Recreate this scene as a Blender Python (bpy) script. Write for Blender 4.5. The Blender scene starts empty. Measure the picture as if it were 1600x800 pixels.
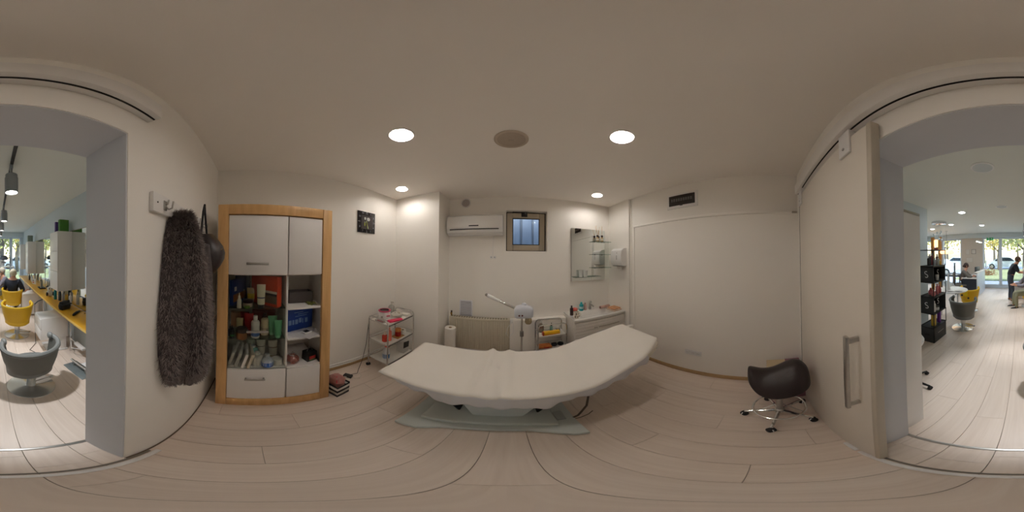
import bpy, bmesh, math, random
from mathutils import Vector, Matrix, Euler
random.seed(7)
S = bpy.context.scene
C = S.collection
PI = math.pi
def rad(a): return a*PI/180

# ------------------------------------------------------------------ camera
CAM_H = 1.65
PITCH, ROLL, YAW = 0.0149, -0.0054, 0.0235
def _axis(v):
    x, y, z = v
    c, s = math.cos(ROLL), math.sin(ROLL); x, z = c*x+s*z, -s*x+c*z
    c, s = math.cos(PITCH), math.sin(PITCH); y, z = c*y-s*z, s*y+c*z
    c, s = math.cos(YAW), math.sin(YAW); x, y = c*x+s*y, -s*x+c*y
    return Vector((x, y, z))
cd = bpy.data.cameras.new('camera'); cam = bpy.data.objects.new('camera', cd); C.objects.link(cam)
cd.type = 'PANO'
try:
    cd.cycles.panorama_type = 'EQUIRECTANGULAR'
except Exception:
    cd.panorama_type = 'EQUIRECTANGULAR'
cd.clip_start = 0.02; cd.clip_end = 300
X, Y, Z = _axis((1,0,0)), _axis((0,1,0)), _axis((0,0,1))
mw = Matrix((X, Z, -Y)).transposed().to_4x4(); mw.translation = (0, 0, CAM_H)
cam.matrix_world = mw
S.camera = cam

# ------------------------------------------------------------------ world, sun, exposure
W = bpy.data.worlds.new('world'); S.world = W; W.use_nodes = True
nt = W.node_tree; bgn = nt.nodes['Background']
sky = nt.nodes.new('ShaderNodeTexSky'); sky.sky_type = 'NISHITA'
sky.sun_disc = False; sky.sun_elevation = rad(38); sky.sun_rotation = rad(200); sky.dust_density = 2.0
nt.links.new(sky.outputs[0], bgn.inputs[0]); bgn.inputs[1].default_value = 0.26
sl = bpy.data.lights.new('sun', 'SUN'); sl.energy = 2.2; sl.angle = rad(1.0); sl.color = (1, .95, .86)
so = bpy.data.objects.new('sun', sl); C.objects.link(so)
so.rotation_euler = Euler((rad(-50), 0, rad(-22))); so.location = (0, -20, 12)
S.view_settings.view_transform = 'Standard'; S.view_settings.look = 'None'
S.view_settings.gamma = 1; S.view_settings.use_curve_mapping = False
S.view_settings.exposure = 1.31
S.cycles.max_bounces = 10; S.cycles.diffuse_bounces = 7; S.cycles.use_adaptive_sampling = True; S.cycles.adaptive_threshold = .04; S.cycles.transparent_max_bounces = 24; S.cycles.sample_clamp_indirect = 6
LAMP_ROOM = 86.0      # emission of the treatment-room downlight tubes
LAMP_SALON = 54.0     # emission of the salon downlights
SPOT_W = 28.0

# ------------------------------------------------------------------ materials
def lin(c):
    if isinstance(c, str):
        c = tuple(int(c[i:i+2], 16) for i in (0, 2, 4))
    r = []
    for v in c:
        v /= 255.
        r.append(v/12.92 if v <= .04045 else ((v+.055)/1.055)**2.4)
    return (*r, 1)
MATS = {}
def mat(name, col, rough=.5, metal=0., var=.06, nscale=6., bump=0., bscale=80., emis=0., ecol=None, trans=0., coat=0., stretch=None, spec=None):
    if name in MATS: return MATS[name]
    m = bpy.data.materials.new(name); m.use_nodes = True
    t = m.node_tree; b = t.nodes['Principled BSDF']
    col = lin(col)
    tc = t.nodes.new('ShaderNodeTexCoord'); mp = t.nodes.new('ShaderNodeMapping')
    t.links.new(tc.outputs['Object'], mp.inputs[0])
    if stretch: mp.inputs['Scale'].default_value = stretch
    n = t.nodes.new('ShaderNodeTexNoise'); n.inputs['Scale'].default_value = nscale; n.inputs['Detail'].default_value = 3
    t.links.new(mp.outputs[0], n.inputs['Vector'])
    mx = t.nodes.new('ShaderNodeMixRGB')
    mx.inputs[1].default_value = tuple(max(0, v*(1-var)) for v in col[:3])+(1,)
    mx.inputs[2].default_value = tuple(min(1, v*(1+var)) for v in col[:3])+(1,)
    t.links.new(n.outputs[0], mx.inputs[0]); t.links.new(mx.outputs[0], b.inputs['Base Color'])
    b.inputs['Roughness'].default_value = rough; b.inputs['Metallic'].default_value = metal
    if spec is not None: b.inputs['Specular IOR Level'].default_value = spec
    if coat: b.inputs['Coat Weight'].default_value = coat
    if trans: b.inputs['Transmission Weight'].default_value = trans
    if emis:
        b.inputs['Emission Color'].default_value = lin(ecol) if ecol else col
        b.inputs['Emission Strength'].default_value = emis
    if bump:
        n2 = t.nodes.new('ShaderNodeTexNoise'); n2.inputs['Scale'].default_value = bscale
        t.links.new(mp.outputs[0], n2.inputs['Vector'])
        bu = t.nodes.new('ShaderNodeBump'); bu.inputs['Strength'].default_value = bump; bu.inputs['Distance'].default_value = .01
        t.links.new(n2.outputs[0], bu.inputs['Height']); t.links.new(bu.outputs[0], b.inputs['Normal'])
    MATS[name] = m
    return m
def glassmat(name, tint=(235,245,243), refl=.06, gloss_rough=.02, opac=0.0):
    if name in MATS: return MATS[name]
    m = bpy.data.materials.new(name); m.use_nodes = True; t = m.node_tree
    for nd in list(t.nodes): t.nodes.remove(nd)
    out = t.nodes.new('ShaderNodeOutputMaterial')
    tr = t.nodes.new('ShaderNodeBsdfTransparent'); tr.inputs[0].default_value = lin(tint)
    gl = t.nodes.new('ShaderNodeBsdfGlossy'); gl.inputs['Roughness'].default_value = gloss_rough
    fr = t.nodes.new('ShaderNodeLayerWeight'); fr.inputs[0].default_value = .12
    ad = t.nodes.new('ShaderNodeMath'); ad.operation = 'MULTIPLY_ADD'; ad.inputs[1].default_value = .6; ad.inputs[2].default_value = refl
    t.links.new(fr.outputs['Fresnel'], ad.inputs[0])
    mx = t.nodes.new('ShaderNodeMixShader'); t.links.new(ad.outputs[0], mx.inputs[0])
    src = tr
    if opac:
        df = t.nodes.new('ShaderNodeBsdfDiffuse'); df.inputs[0].default_value = lin(tint)
        m2 = t.nodes.new('ShaderNodeMixShader'); m2.inputs[0].default_value = opac
        t.links.new(tr.outputs[0], m2.inputs[1]); t.links.new(df.outputs[0], m2.inputs[2]); src = m2
    t.links.new(src.outputs[0], mx.inputs[1]); t.links.new(gl.outputs[0], mx.inputs[2])
    t.links.new(mx.outputs[0], out.inputs[0]); MATS[name] = m
    return m
def woodmat(name, c1, c2, scale=(3, 40, 40), rough=.45, rnd=.0, world=False):
    if name in MATS: return MATS[name]
    m = bpy.data.materials.new(name); m.use_nodes = True
    t = m.node_tree; b = t.nodes['Principled BSDF']
    mp = t.nodes.new('ShaderNodeMapping'); mp.inputs['Scale'].default_value = scale
    if world:
        ge = t.nodes.new('ShaderNodeNewGeometry'); src = ge.outputs['Position']
        oi = t.nodes.new('ShaderNodeObjectInfo')
        ml = t.nodes.new('ShaderNodeMath'); ml.operation = 'MULTIPLY'; ml.inputs[1].default_value = 37
        t.links.new(oi.outputs['Random'], ml.inputs[0])
        cb = t.nodes.new('ShaderNodeCombineXYZ'); t.links.new(ml.outputs[0], cb.inputs[2])
        va = t.nodes.new('ShaderNodeVectorMath'); va.operation = 'ADD'
        t.links.new(src, va.inputs[0]); t.links.new(cb.outputs[0], va.inputs[1]); t.links.new(va.outputs[0], mp.inputs[0])
    else:
        tc = t.nodes.new('ShaderNodeTexCoord'); t.links.new(tc.outputs['Object'], mp.inputs[0])
    n = t.nodes.new('ShaderNodeTexNoise'); n.inputs['Scale'].default_value = 1; n.inputs['Detail'].default_value = 5; n.inputs['Distortion'].default_value = .6
    t.links.new(mp.outputs[0], n.inputs['Vector'])
    rp = t.nodes.new('ShaderNodeValToRGB'); rp.color_ramp.elements[0].position = .3; rp.color_ramp.elements[1].position = .7
    rp.color_ramp.elements[0].color = lin(c1); rp.color_ramp.elements[1].color = lin(c2)
    t.links.new(n.outputs[0], rp.inputs[0]); last = rp.outputs[0]
    if rnd:
        hs = t.nodes.new('ShaderNodeHueSaturation')
        mr = t.nodes.new('ShaderNodeMapRange'); mr.inputs[3].default_value = 1-rnd; mr.inputs[4].default_value = 1+rnd
        t.links.new(oi.outputs['Random'], mr.inputs[0]); t.links.new(mr.outputs[0], hs.inputs['Value'])
        t.links.new(last, hs.inputs['Color']); last = hs.outputs[0]
    t.links.new(last, b.inputs['Base Color']); b.inputs['Roughness'].default_value = rough
    MATS[name] = m
    return m
def stripes(name, c1, c2, axis=2, freq=20., duty=.5, rough=.6):
    if name in MATS: return MATS[name]
    m = bpy.data.materials.new(name); m.use_nodes = True; t = m.node_tree; b = t.nodes['Principled BSDF']
    tc = t.nodes.new('ShaderNodeTexCoord'); sp = t.nodes.new('ShaderNodeSeparateXYZ'); t.links.new(tc.outputs['Object'], sp.inputs[0])
    a = t.nodes.new('ShaderNodeMath'); a.operation = 'MULTIPLY'; a.inputs[1].default_value = freq; t.links.new(sp.outputs[axis], a.inputs[0])
    f = t.nodes.new('ShaderNodeMath'); f.operation = 'FRACT'; t.links.new(a.outputs[0], f.inputs[0])
    g = t.nodes.new('ShaderNodeMath'); g.operation = 'GREATER_THAN'; g.inputs[1].default_value = duty; t.links.new(f.outputs[0], g.inputs[0])
    mx = t.nodes.new('ShaderNodeMixRGB'); mx.inputs[1].default_value = lin(c1); mx.inputs[2].default_value = lin(c2)
    t.links.new(g.outputs[0], mx.inputs[0]); t.links.new(mx.outputs[0], b.inputs['Base Color']); b.inputs['Roughness'].default_value = rough
    MATS[name] = m
    return m

PAINT = mat('wall_paint', (244,240,234), .75, var=.015, nscale=2, bump=.04, bscale=140)
CEILP = mat('ceiling_paint', (243,238,232), .8, var=.02, nscale=1.5)
SALONP = mat('salon_paint', (206,216,220), .75, var=.02, nscale=2)
JAMBP = mat('jamb_paint', (208,209,214), .7, var=.03, nscale=3)
WHITE = mat('white_lacquer', (234,231,228), .35, var=.015)
WHITEP = mat('white_plastic', (232,231,230), .3, var=.01)
CREAMP = mat('cream_enamel', (214,205,186), .35, var=.02)
CHROME = mat('chrome', (215,215,215), .14, 1., var=.02)
STEEL = mat('brushed_steel', (190,188,184), .32, 1., var=.06, nscale=30)
ALU = mat('aluminium_profile', (172,166,155), .38, .8, var=.03)
BLACK = mat('black_plastic', (24,23,24), .4, var=.1)
BLACKR = mat('black_rubber', (20,19,19), .7, var=.1)
DARKGAP = mat('dark_gap', (30,27,24), .8, var=.05)
FLOORW = woodmat('ash_laminate', (220,203,189), (230,215,202), (34, 1.6, 1), .42, .03, True)
BEECH = woodmat('beech_wood', (205,158,100), (226,182,124), (22, 22, 2.5), .42)
BASEB = woodmat('oak_skirting', (178,146,104), (196,164,120), (4, 4, 40), .5)
SHEET = mat('white_paper_sheet', (236,230,222), .8, var=.02, nscale=5, bump=.06, bscale=35)
HEMM = mat('thin_sheet_hem', (222,221,226), .75, var=.03, nscale=9)
GREYP = mat('pale_grey_plastic', (204,210,206), .45, var=.02)
LEATH = mat('dark_brown_leather', (44,34,34), .38, var=.12, nscale=14, bump=.08, bscale=120)
FURM = mat('grey_fur', (74,66,66), .9, var=.3, nscale=40)
FURT = mat('fur_tips', (136,124,120), .9, var=.25, nscale=30)
GLASS = glassmat('clear_glass', (246,248,246), .02); SHELFG = glassmat('shelf_glass', (222,234,228), .07)
PANE = glassmat('window_pane', (232,240,245), .03)
MIRROR = mat('mirror_silver', (232,236,234), .02, 1., var=0.)
YELLOW = mat('yellow_shell', (226,178,10), .4, var=.03)
YCOUNT = mat('yellow_counter', (238,176,48), .35, var=.03)
GREYV = mat('grey_vinyl', (104,104,99), .5, var=.05, bump=.03, bscale=160)
CHAR = mat('charcoal_board', (54,56,58), .55, var=.06)
SKIN = mat('skin', (205,150,122), .55, var=.04)

# ------------------------------------------------------------------ mesh helpers
class G:
    def __init__(s): s.bm = bmesh.new()
    def _add(s, b2, M=None):
        if M is not None: bmesh.ops.transform(b2, matrix=M, verts=b2.verts)
        me = bpy.data.meshes.new('t'); b2.to_mesh(me); b2.free(); s.bm.from_mesh(me); bpy.data.meshes.remove(me)
        return s
    def box(s, lo, hi, bev=0., seg=2, M=None):
        b = bmesh.new(); bmesh.ops.create_cube(b, size=1)
        c = [(a+d)/2 for a, d in zip(lo, hi)]; z = [abs(d-a) for a, d in zip(lo, hi)]
        bmesh.ops.transform(b, matrix=Matrix.Translation(c) @ Matrix.Diagonal((*z, 1)), verts=b.verts)
        if bev: bmesh.ops.bevel(b, geom=b.edges[:], offset=min(bev, min(z)*.45), segments=seg, affect='EDGES', profile=.5)
        return s._add(b, M)
    def ring(s, rings, closed=True, cap=True, M=None, loop=False):
        b = bmesh.new(); vs = [[b.verts.new(p) for p in r] for r in rings]
        n = len(rings[0]); R_ = range(len(vs)-1) if not loop else range(len(vs))
        for i in R_:
            a, d = vs[i], vs[(i+1) % len(vs)]
            for j in range(n if closed else n-1):
                k = (j+1) % n
                try: b.faces.new((a[j], a[k], d[k], d[j]))
                except ValueError: pass
        if cap and closed and not loop:
            b.faces.new(list(reversed(vs[0]))); b.faces.new(vs[-1])
        bmesh.ops.recalc_face_normals(b, faces=b.faces[:])
        return s._add(b, M)
    def lathe(s, prof, n=20, c=(0,0,0), M=None, cap=True):
        rings = [[(c[0]+r*math.cos(2*PI*j/n), c[1]+r*math.sin(2*PI*j/n), c[2]+z) for j in range(n)] for r, z in [(max(r, 1e-4), z) for r, z in prof]]
        return s.ring(rings, True, cap, M)
    def cyl(s, p0, p1, r0, r1=None, n=14, cap=True):
        return s.tube([p0, p1], [r0, r0 if r1 is None else r1], n, cap)
    def tube(s, pts, r, n=8, cap=True, loop=False):
        P = [Vector(p) for p in pts]; k = len(P); rings = []
        rr = r if isinstance(r, (list, tuple)) else [r]*k
        up = None
        for i in range(k):
            if loop: t = (P[(i+1) % k]-P[i-1])
            else: t = P[min(i+1, k-1)]-P[max(i-1, 0)]
            t.normalize()
            if up is None:
                up = Vector((0,0,1)) if abs(t.z) < .9 else Vector((1,0,0))
            a = t.cross(up)
            if a.length < 1e-4: a = t.cross(Vector((0.3,1,0.2)))
            a.normalize(); b_ = a.cross(t).normalized(); up = b_
            rings.append([P[i]+(a*math.cos(2*PI*j/n)+b_*math.sin(2*PI*j/n))*rr[i] for j in range(n)])
        return s.ring(rings, True, cap, None, loop)
    def sph(s, c, r, nu=14, nv=8, M=None):
        if not isinstance(r, (list, tuple)): r = (r, r, r)
        rings = []
        for i in range(nv+1):
            a = -PI/2+PI*i/nv; ca = max(math.cos(a), 1e-3)
            rings.append([(c[0]+r[0]*ca*math.cos(2*PI*j/nu), c[1]+r[1]*ca*math.sin(2*PI*j/nu), c[2]+r[2]*math.sin(a)) for j in range(nu)])
        return s.ring(rings, True, True, M)
    def prism(s, poly, z0, z1, bev=0., M=None):
        b = bmesh.new(); lo = [b.verts.new((x, y, z0)) for x, y in poly]
        f = b.faces.new(lo); r = bmesh.ops.extrude_face_region(b, geom=[f])
        bmesh.ops.translate(b, vec=(0,0,z1-z0), verts=[v for v in r['geom'] if isinstance(v, bmesh.types.BMVert)])
        bmesh.ops.recalc_face_normals(b, faces=b.faces[:])
        if bev: bmesh.ops.bevel(b, geom=b.edges[:], offset=bev, segments=2, affect='EDGES', profile=.5)
        return s._add(b, M)
    def grid(s, fn, nu, nv, M=None):
        rings = [[fn(i/nu, j/nv) for j in range(nv+1)] for i in range(nu+1)]
        return s.ring(rings, False, False, M)
    def quad(s, *p):
        s.bm.faces.new([s.bm.verts.new(q) for q in p]); return s
    def o(s, name, m, parent=None, loc=None, rot=None, ang=38, solid=0., kind=None, label=None, sub=0):
        me = bpy.data.meshes.new(name); s.bm.to_mesh(me); s.bm.free()
        me.materials.append(m)
        me.shade_smooth()
        try: me.set_sharp_from_angle(angle=rad(ang))
        except Exception: pass
        ob = bpy.data.objects.new(name, me); C.objects.link(ob)
        if parent: ob.parent = parent
        if loc: ob.location = loc
        if rot: ob.rotation_euler = rot
        if solid:
            md = ob.modifiers.new('thickness', 'SOLIDIFY'); md.thickness = solid; md.offset = 0
        if sub:
            md = ob.modifiers.new('sub', 'SUBSURF'); md.levels = sub; md.render_levels = sub
        if kind: ob['kind'] = kind
        if label: ob['label'] = label
        return ob
def tag(o, label, cat, group=None):
    o['label'] = label; o['category'] = cat
    if group: o['group'] = group
    return o
def thing(name, label, cat, loc=(0,0,0), rz=0., group=None):
    o = bpy.data.objects.new(name, None); C.objects.link(o); o.location = loc; o.rotation_euler = (0,0,rz)
    o.empty_display_size = .05
    return tag(o, label, cat, group)
def struct(o): o['kind'] = 'structure'; return o
def dup(root, loc, rz=None, label=None, name=None):
    r = root.copy(); C.objects.link(r); r.location = loc
    if rz is not None: r.rotation_euler = (0,0,rz)
    if label: r['label'] = label
    for ch in list(root.children):
        c = ch.copy(); C.objects.link(c); c.parent = r
        for g in list(ch.children):
            d = g.copy(); C.objects.link(d); d.parent = c
    return r
def text(body, size, m, parent, M, name='lettering', ext=.0006):
    cu = bpy.data.curves.new('t', 'FONT'); cu.body = body; cu.size = size; cu.extrude = ext; cu.align_x = 'CENTER'; cu.align_y = 'CENTER'; cu.resolution_u = 3
    t = bpy.data.objects.new('t', cu); C.objects.link(t)
    dg = bpy.context.evaluated_depsgraph_get(); me = bpy.data.meshes.new_from_object(t.evaluated_get(dg))
    bpy.data.objects.remove(t); bpy.data.curves.remove(cu)
    me.name = name; me.materials.clear(); me.materials.append(m); me.transform(M)
    o = bpy.data.objects.new(name, me); C.objects.link(o)
    if parent: o.parent = parent
    return o
def Mx(loc=(0,0,0), rx=0, ry=0, rz=0): return Matrix.Translation(loc) @ Euler((rx, ry, rz)).to_matrix().to_4x4()
def lerp(a, b, t): return a+(b-a)*t
def interp(x, pts):
    if x <= pts[0][0]: return pts[0][1]
    for (a, va), (b, vb) in zip(pts, pts[1:]):
        if x <= b:
            t = (x-a)/(b-a); t = t*t*(3-2*t) if False else t
            return va+(vb-va)*t
    return pts[-1][1]
# ------------------------------------------------------------------ treatment room shell
L, R, FW, JD, CZ = -1.722, 1.747, -.38, -.629, 2.641
B1, B2, B3, X1, X2 = 2.088, 2.486, 1.93, -.95, 1.768
JL, JR, DH = -.395, .55, 2.15
SX0, SX1, SX2, SYM, SYF = -1.285, 1.88, 5.0, -2.95, -7.65     # salon: left wall, right wall, wide part, corner, facade
TOP = CZ+.22

floor = struct(G().box((L-.15, JD, -.2), (R+.25, B2+.2, -.0122)).box((SX0-.15, SYF-.15, -.2), (SX2+.15, JD, -.0122)).o('floor', mat('subfloor', (120,105,90), .8)))
# planks: shared unit mesh, one object per board
pw = .199
gpl = G().box((.0009, 0, -.012), (pw-.0009, 1, 0), .0012, 1)
plank_o = gpl.o('plank', FLOORW); plank_me = plank_o.data; bpy.data.objects.remove(plank_o)
def plank(x, y0, y1, w=None):
    o = bpy.data.objects.new('plank', plank_me); C.objects.link(o); o.parent = floor
    o.location = (x, y0+.0006, 0); o.scale = ((w or pw)/pw, y1-y0-.0012, 1)
rp = random.Random(3)
k0 = -20
x = .1065-10*pw
i = 0
while x < R+.02:
    xa, xb = max(x, L), min(x+pw, R+.02)
    if xb-xa > .01:
        ye = B1 if xb < X1 else B2
        y = FW-.01 - [0, .83, .35, 1.1, .6][i % 5]
        while y < ye:
            a, b_ = max(y, FW+.012), min(y+1.285, ye)
            if b_-a > .02: plank(xa, a, b_, xb-xa)
            y += 1.285
    x += pw; i += 1
x = .1065-3*pw; i = 0
while x < JR:                                   # doorway
    xa, xb = max(x, JL), min(x+pw, JR)
    if xb-xa > .01:
        sp_ = [-.5, -.42, -.55, -.47, -.52][i % 5]
        plank(xa, JD+.01, sp_, xb-xa); plank(xa, sp_, FW+.012, xb-xa)
    x += pw; i += 1
x = .1065-7*pw; i = 0
while x < SX2:                                  # salon
    xa, xb = max(x, SX0), min(x+pw, SX2)
    y = JD-.012 + [0, .45, .9, .2, .7][i % 5]
    ylo = SYF
    yhi = JD-.012 if xb < SX1+.1 else SYM
    while y > ylo:
        a, b_ = max(y-1.285, ylo), min(y, yhi)
        if b_-a > .02 and xb-xa > .01: plank(xa, a, b_, xb-xa)
        y -= 1.285
    x += pw; i += 1

# ceiling of the room with round cut-outs for the downlights
DLS = [(-.659,.834), (.695,.819), (-1.355,1.753), (1.259,2.067)]
DR = .082
def holed_plane(x0, x1, y0, y1, z, holes, r, name, m):
    b = bmesh.new(); n = 24
    ed = []
    def loopv(pts):
        v = [b.verts.new(p) for p in pts]
        for a, d in zip(v, v[1:]+v[:1]): ed.append(b.edges.new((a, d)))
    loopv([(x0,y0,z),(x1,y0,z),(x1,y1,z),(x0,y1,z)])
    for hx, hy in holes: loopv([(hx+r*math.cos(2*PI*j/n), hy+r*math.sin(2*PI*j/n), z) for j in range(n)])
    bmesh.ops.triangle_fill(b, use_beauty=True, use_dissolve=False, edges=ed)
    for f in b.faces:
        if f.normal.z > 0: f.normal_flip()
    g = G(); g._add(b); return g
ceil_ = holed_plane(L-.02, R+.2, FW-.02, B2+.06, CZ, DLS, DR, 'ceiling', CEILP)
ceil_.box((L-.2, JD, CZ+.18), (R+.3, B2+.25, CZ+.3))
struct(ceil_.o('ceiling', CEILP))
struct(G().box((SX0-.2, SYF-.2, CZ), (SX2+.2, JD+.001, CZ+.2)).o('ceiling', mat('salon_ceiling_paint', (226,228,222), .8, var=.015)))

struct(G().box((L-.18, FW-.25, -.1), (L, B2+.2, TOP)).o('wall_left', PAINT))
wb = G().box((L-.1, B1, -.1), (X1, B2+.3, TOP))
# niche wall: recessed part behind the air conditioner, then the window part with an opening
WX0, WX1, WZ0, WZ1 = -.034, .607, 1.763, 2.408
YA, YB = B2+.022, B2
wb.box((X1-.01, YA, -.1), (-.069, B2+.3, TOP))
wb.box((-.069, YB, -.1), (WX0, B2+.3, TOP)).box((WX1, YB, -.1), (R+.3, B2+.3, TOP)).box((WX0, YB, -.1), (WX1, B2+.3, WZ0)).box((WX0, YB, WZ1), (WX1, B2+.3, TOP))
struct(wb.o('wall_back', PAINT))
wr = G().box((X2, B3, -.1), (R+.3, B2+.1, TOP)).box((1.80, FW-.25, 2.15), (R+.3, B3, TOP)).box((R, FW-.25, -.1), (R+.3, 1.80, 2.15)).box((1.80, 1.80, -.1), (R+.3, B3, 2.15))
struct(wr.o('wall_right', PAINT))
wf = G().box((L-.1, JD, -.1), (JL, FW, TOP)).box((JR, JD, -.1), (R+.2, FW, TOP)).box((JL, JD, DH), (JR, FW, TOP))
struct(wf.o('wall_front', PAINT))
# painted reveal of the doorway (thin lining boards)
jl = G().box((JL-.0, JD-.002, 0), (JL+.006, FW-.004, DH)).box((JR-.006, JD-.002, 0), (JR, FW-.004, DH)).box((JL, JD-.002, DH-.006), (JR, FW-.004, DH+.0))
struct(jl.o('trim_1', JAMBP))
# white edge strips of the threshold
struct(G().box((-.545, -.345, 0), (.545, -.318, .012), .004).o('trim_2', WHITE))
struct(G().box((-.52, -.366, -.001), (.545, -.352, .003)).o('trim_3', mat('guide_channel', (128,118,106), .6)))
struct(G().box((JL, JD-.012, -.001), (JR, JD+.012, .005), .002).o('trim_4', STEEL))
# skirting
struct(G().box((R-.014, FW, 0), (R, 1.80, .062), .004).o('baseboard_right', BASEB))
struct(G().box((L, .66, 0), (L+.012, B1, .05), .004).o('baseboard_left', BASEB))
struct(G().box((L, B1-.012, 0), (X1, B1, .05), .004).o('baseboard_back', BASEB))
# heating pipes on the left wall
for k, zz in enumerate((.085, .125)):
    t = thing('heating_pipe', ['lower white heating pipe running along the left wall', 'upper white heating pipe running along the left wall'][k], 'pipe', (L+.025, 0, zz))
    G().tube([(0, FW+.06, 0), (0, B1-.02, 0)], .011, 8).o('pipe', WHITE, t)
    for yy in (-.2, .8, 1.5): G().box((-.025, yy-.01, -.014), (.012, yy+.01, .014), .003).o('bracket', WHITE, t)
# trim on the right wall panel
struct(G().box((R-.012, FW+.01, 2.125), (R+.06, 1.80, 2.155), .003).box((R-.012, 1.775, 0), (R+.04, 1.80, 2.13), .003).o('trim_5', PAINT))
struct(G().box((R-.03, FW+.02, 2.13), (R-.012, FW+.075, 2.15), .002).o('trim_6', ALU))
# low ledge boxing in the niche and round the right pilaster
struct(G().box((.03, 2.36, 0), (.88, B2+.001, .70), .006).o('trim_7', PAINT))
struct(G().box((X2-.06, B3-.045, 0), (1.93, B3+.001, .50), .004).box((X2-.075, B3-.06, .50), (1.93, B3+.001, .525), .004).o('trim_8', PAINT))
struct(G().tube([(1.80, B3-.028, .525), (1.80, B3-.028, CZ)], .012, 8).tube([(1.785, B3-.02, .525), (1.785, B3-.02, 2.15)], .009, 8).o('trim_9', PAINT))

# window with aluminium frame, set back in the niche wall
win = struct(bpy.data.objects.new('window_1', None)); C.objects.link(win); win.location = (0, B2+.12, 0)
FM = mat('window_frame_grey', (188,176,156), .45, .1, var=.04)
def rect_frame(g, x0, x1, z0, z1, w, y0, y1, bev=.004):
    g.box((x0, y0, z0), (x0+w, y1, z1), bev).box((x1-w, y0, z0), (x1, y1, z1), bev).box((x0+w, y0, z0), (x1-w, y1, z0+w), bev).box((x0+w, y0, z1-w), (x1-w, y1, z1), bev)
    return g
rect_frame(G(), WX0, WX1, WZ0, WZ1, .02, .0, .05).o('window_frame', DARKGAP, win)
ws = rect_frame(G(), WX0+.012, WX1-.02, WZ0+.012, WZ1-.02, .095, -.03, .02, .008).o('window_sash', FM, win)
rect_frame(G(), WX0+.1, WX1-.108, WZ0+.1, WZ1-.108, .012, -.034, -.02, .001).o('glazing_bead', BLACKR, ws)
G().box((WX0+.1, -.005, WZ0+.1), (WX1-.108, .001, WZ1-.108)).o('pane', PANE, win)
G().box((WX0+.24, -.05, WZ1-.085), (WX0+.335, -.025, WZ1-.018), .004).o('latch', BLACK, win)
G().tube([(WX0+.1, -.035, WZ1-.012), (WX0+.33, -.04, WZ1-.014)], .009, 6).o('closer_rod', BLACK, win)
# light-well wall outside that window, pale corrugated cladding, each panel a board
well = thing('light_well_cladding', 'pale blue vertical metal cladding seen through the small window', 'cladding', (0, B2+1.0, 0))
WELL = mat('cladding_blue', (150,160,172), .5, var=.05)
G().box((-1.4, .06, 0), (2.4, .12, 3.4)).o('backing', WELL, well)
for k in range(14):
    xx = -1.2+k*.25
    G().box((xx, .0, 0), (xx+.2, .06, 3.4), .012).o('cladding_panel', WELL, well)
struct(G().box((-1.5, B2+.3, -.1), (2.6, B2+1.2, -.02)).o('floor', mat('well_concrete', (170,170,170), .9)))

# downlights
DLG = mat('downlight_reflector', (225,222,215), .25, .4, var=.05, nscale=40)
TUBE = mat('lamp_tube_glow', (255,246,232), .4, emis=LAMP_ROOM, ecol=(255,249,242), var=0)
lab = ['recessed downlight over the bed\'s foot end, larger left one', 'recessed downlight over the bed\'s head end, larger right one', 'recessed downlight in the corner above the wall clock', 'recessed downlight near the mirror and towel dispenser']
for k, (hx, hy) in enumerate(DLS):
    t = thing('downlight', lab[k], 'downlight', (hx, hy, CZ), 0, 'room downlights')
    G().lathe([(DR-.003, -.001), (DR+.012, -.001), (DR+.013, -.006), (DR-.002, -.007), (DR-.003, -.001)], 28, cap=False).o('rim', WHITE, t)
    G().lathe([(DR-.001, -.004), (DR-.004, .04), (DR-.018, .09), (DR-.04, .115), (.001, .12)], 28, cap=False).o('reflector', DLG, t)
    for s_ in (-1, 1):
        G().tube([(-.045, s_*.022, .026), (-.04, s_*.022, .026), (.04, s_*.022, .026), (.045, s_*.022, .026)], [.004, .012, .012, .004], 6).o('lamp_tube', TUBE, t)
    G().box((-.06, -.034, .05), (-.03, .034, .10), .004).o('lamp_holder', WHITEP, t)
# ceiling loudspeaker
t = thing('ceiling_speaker', 'round cream loudspeaker grille in the treatment room ceiling', 'speaker', (.016, 1.105, CZ))
SPK = mat('speaker_cream', (196,182,166), .6, var=.03)
G().lathe([(.098, -.001), (.12, -.001), (.12, -.006), (.112, -.01), (.098, -.008)], 32, cap=False).o('bezel', SPK, t)
G().lathe([(.099, -.004), (.06, -.0075), (.001, -.0085)], 32, cap=False).o('grille', mat('speaker_mesh', (182,168,152), .7, var=.15, nscale=300), t)
G().box((-.018, -.003, -.0105), (.018, .003, -.008), .001).o('badge', ALU, t)
for o in list(t.children): o.rotation_euler = (0,0,0)

# sliding door, its track and floor guide
tr = thing('sliding_door_track', 'white boxed ceiling track of the sliding door above the doorway', 'track', (0, FW, 2.30))
G().box((-.50, .001, .012), (1.594, .058, .105), .004).o('fascia', PAINT, tr)
G().box((-.50, .037, 0), (1.594, .064, .108), .004).o('front_lip', WHITE, tr)
G().box((-.50, .001, .0), (1.594, .029, .012), .002).o('rear_lip', WHITE, tr)
G().box((-.498, .029, .001), (1.592, .037, .0125)).o('slot', DARKGAP, tr)
for xx in (-.3, .25, .85, 1.4): G().lathe([(.001, 0), (.005, 0), (.005, .003)], 8, (xx, .034, .002)).o('screw', STEEL, tr)
sd = struct(bpy.data.objects.new('door_1', None)); C.objects.link(sd); sd.location = (0, 0, 0)
sd['label'] = 'white sliding door pushed open along the right of the doorway'
DF, DB = -.338, -.372
EDGEM = mat('door_edge_beige', (196,186,170), .5)
DOORM = mat('door_white', (226,218,207), .4, var=.015)
G().box((.45, DB, .015), (1.50, DF, 2.235), .004).o('door_panel', DOORM, sd)
G().box((.424, DB-.002, .012), (.452, DF+.004, 2.237), .004).o('edge_profile', EDGEM, sd)
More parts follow.
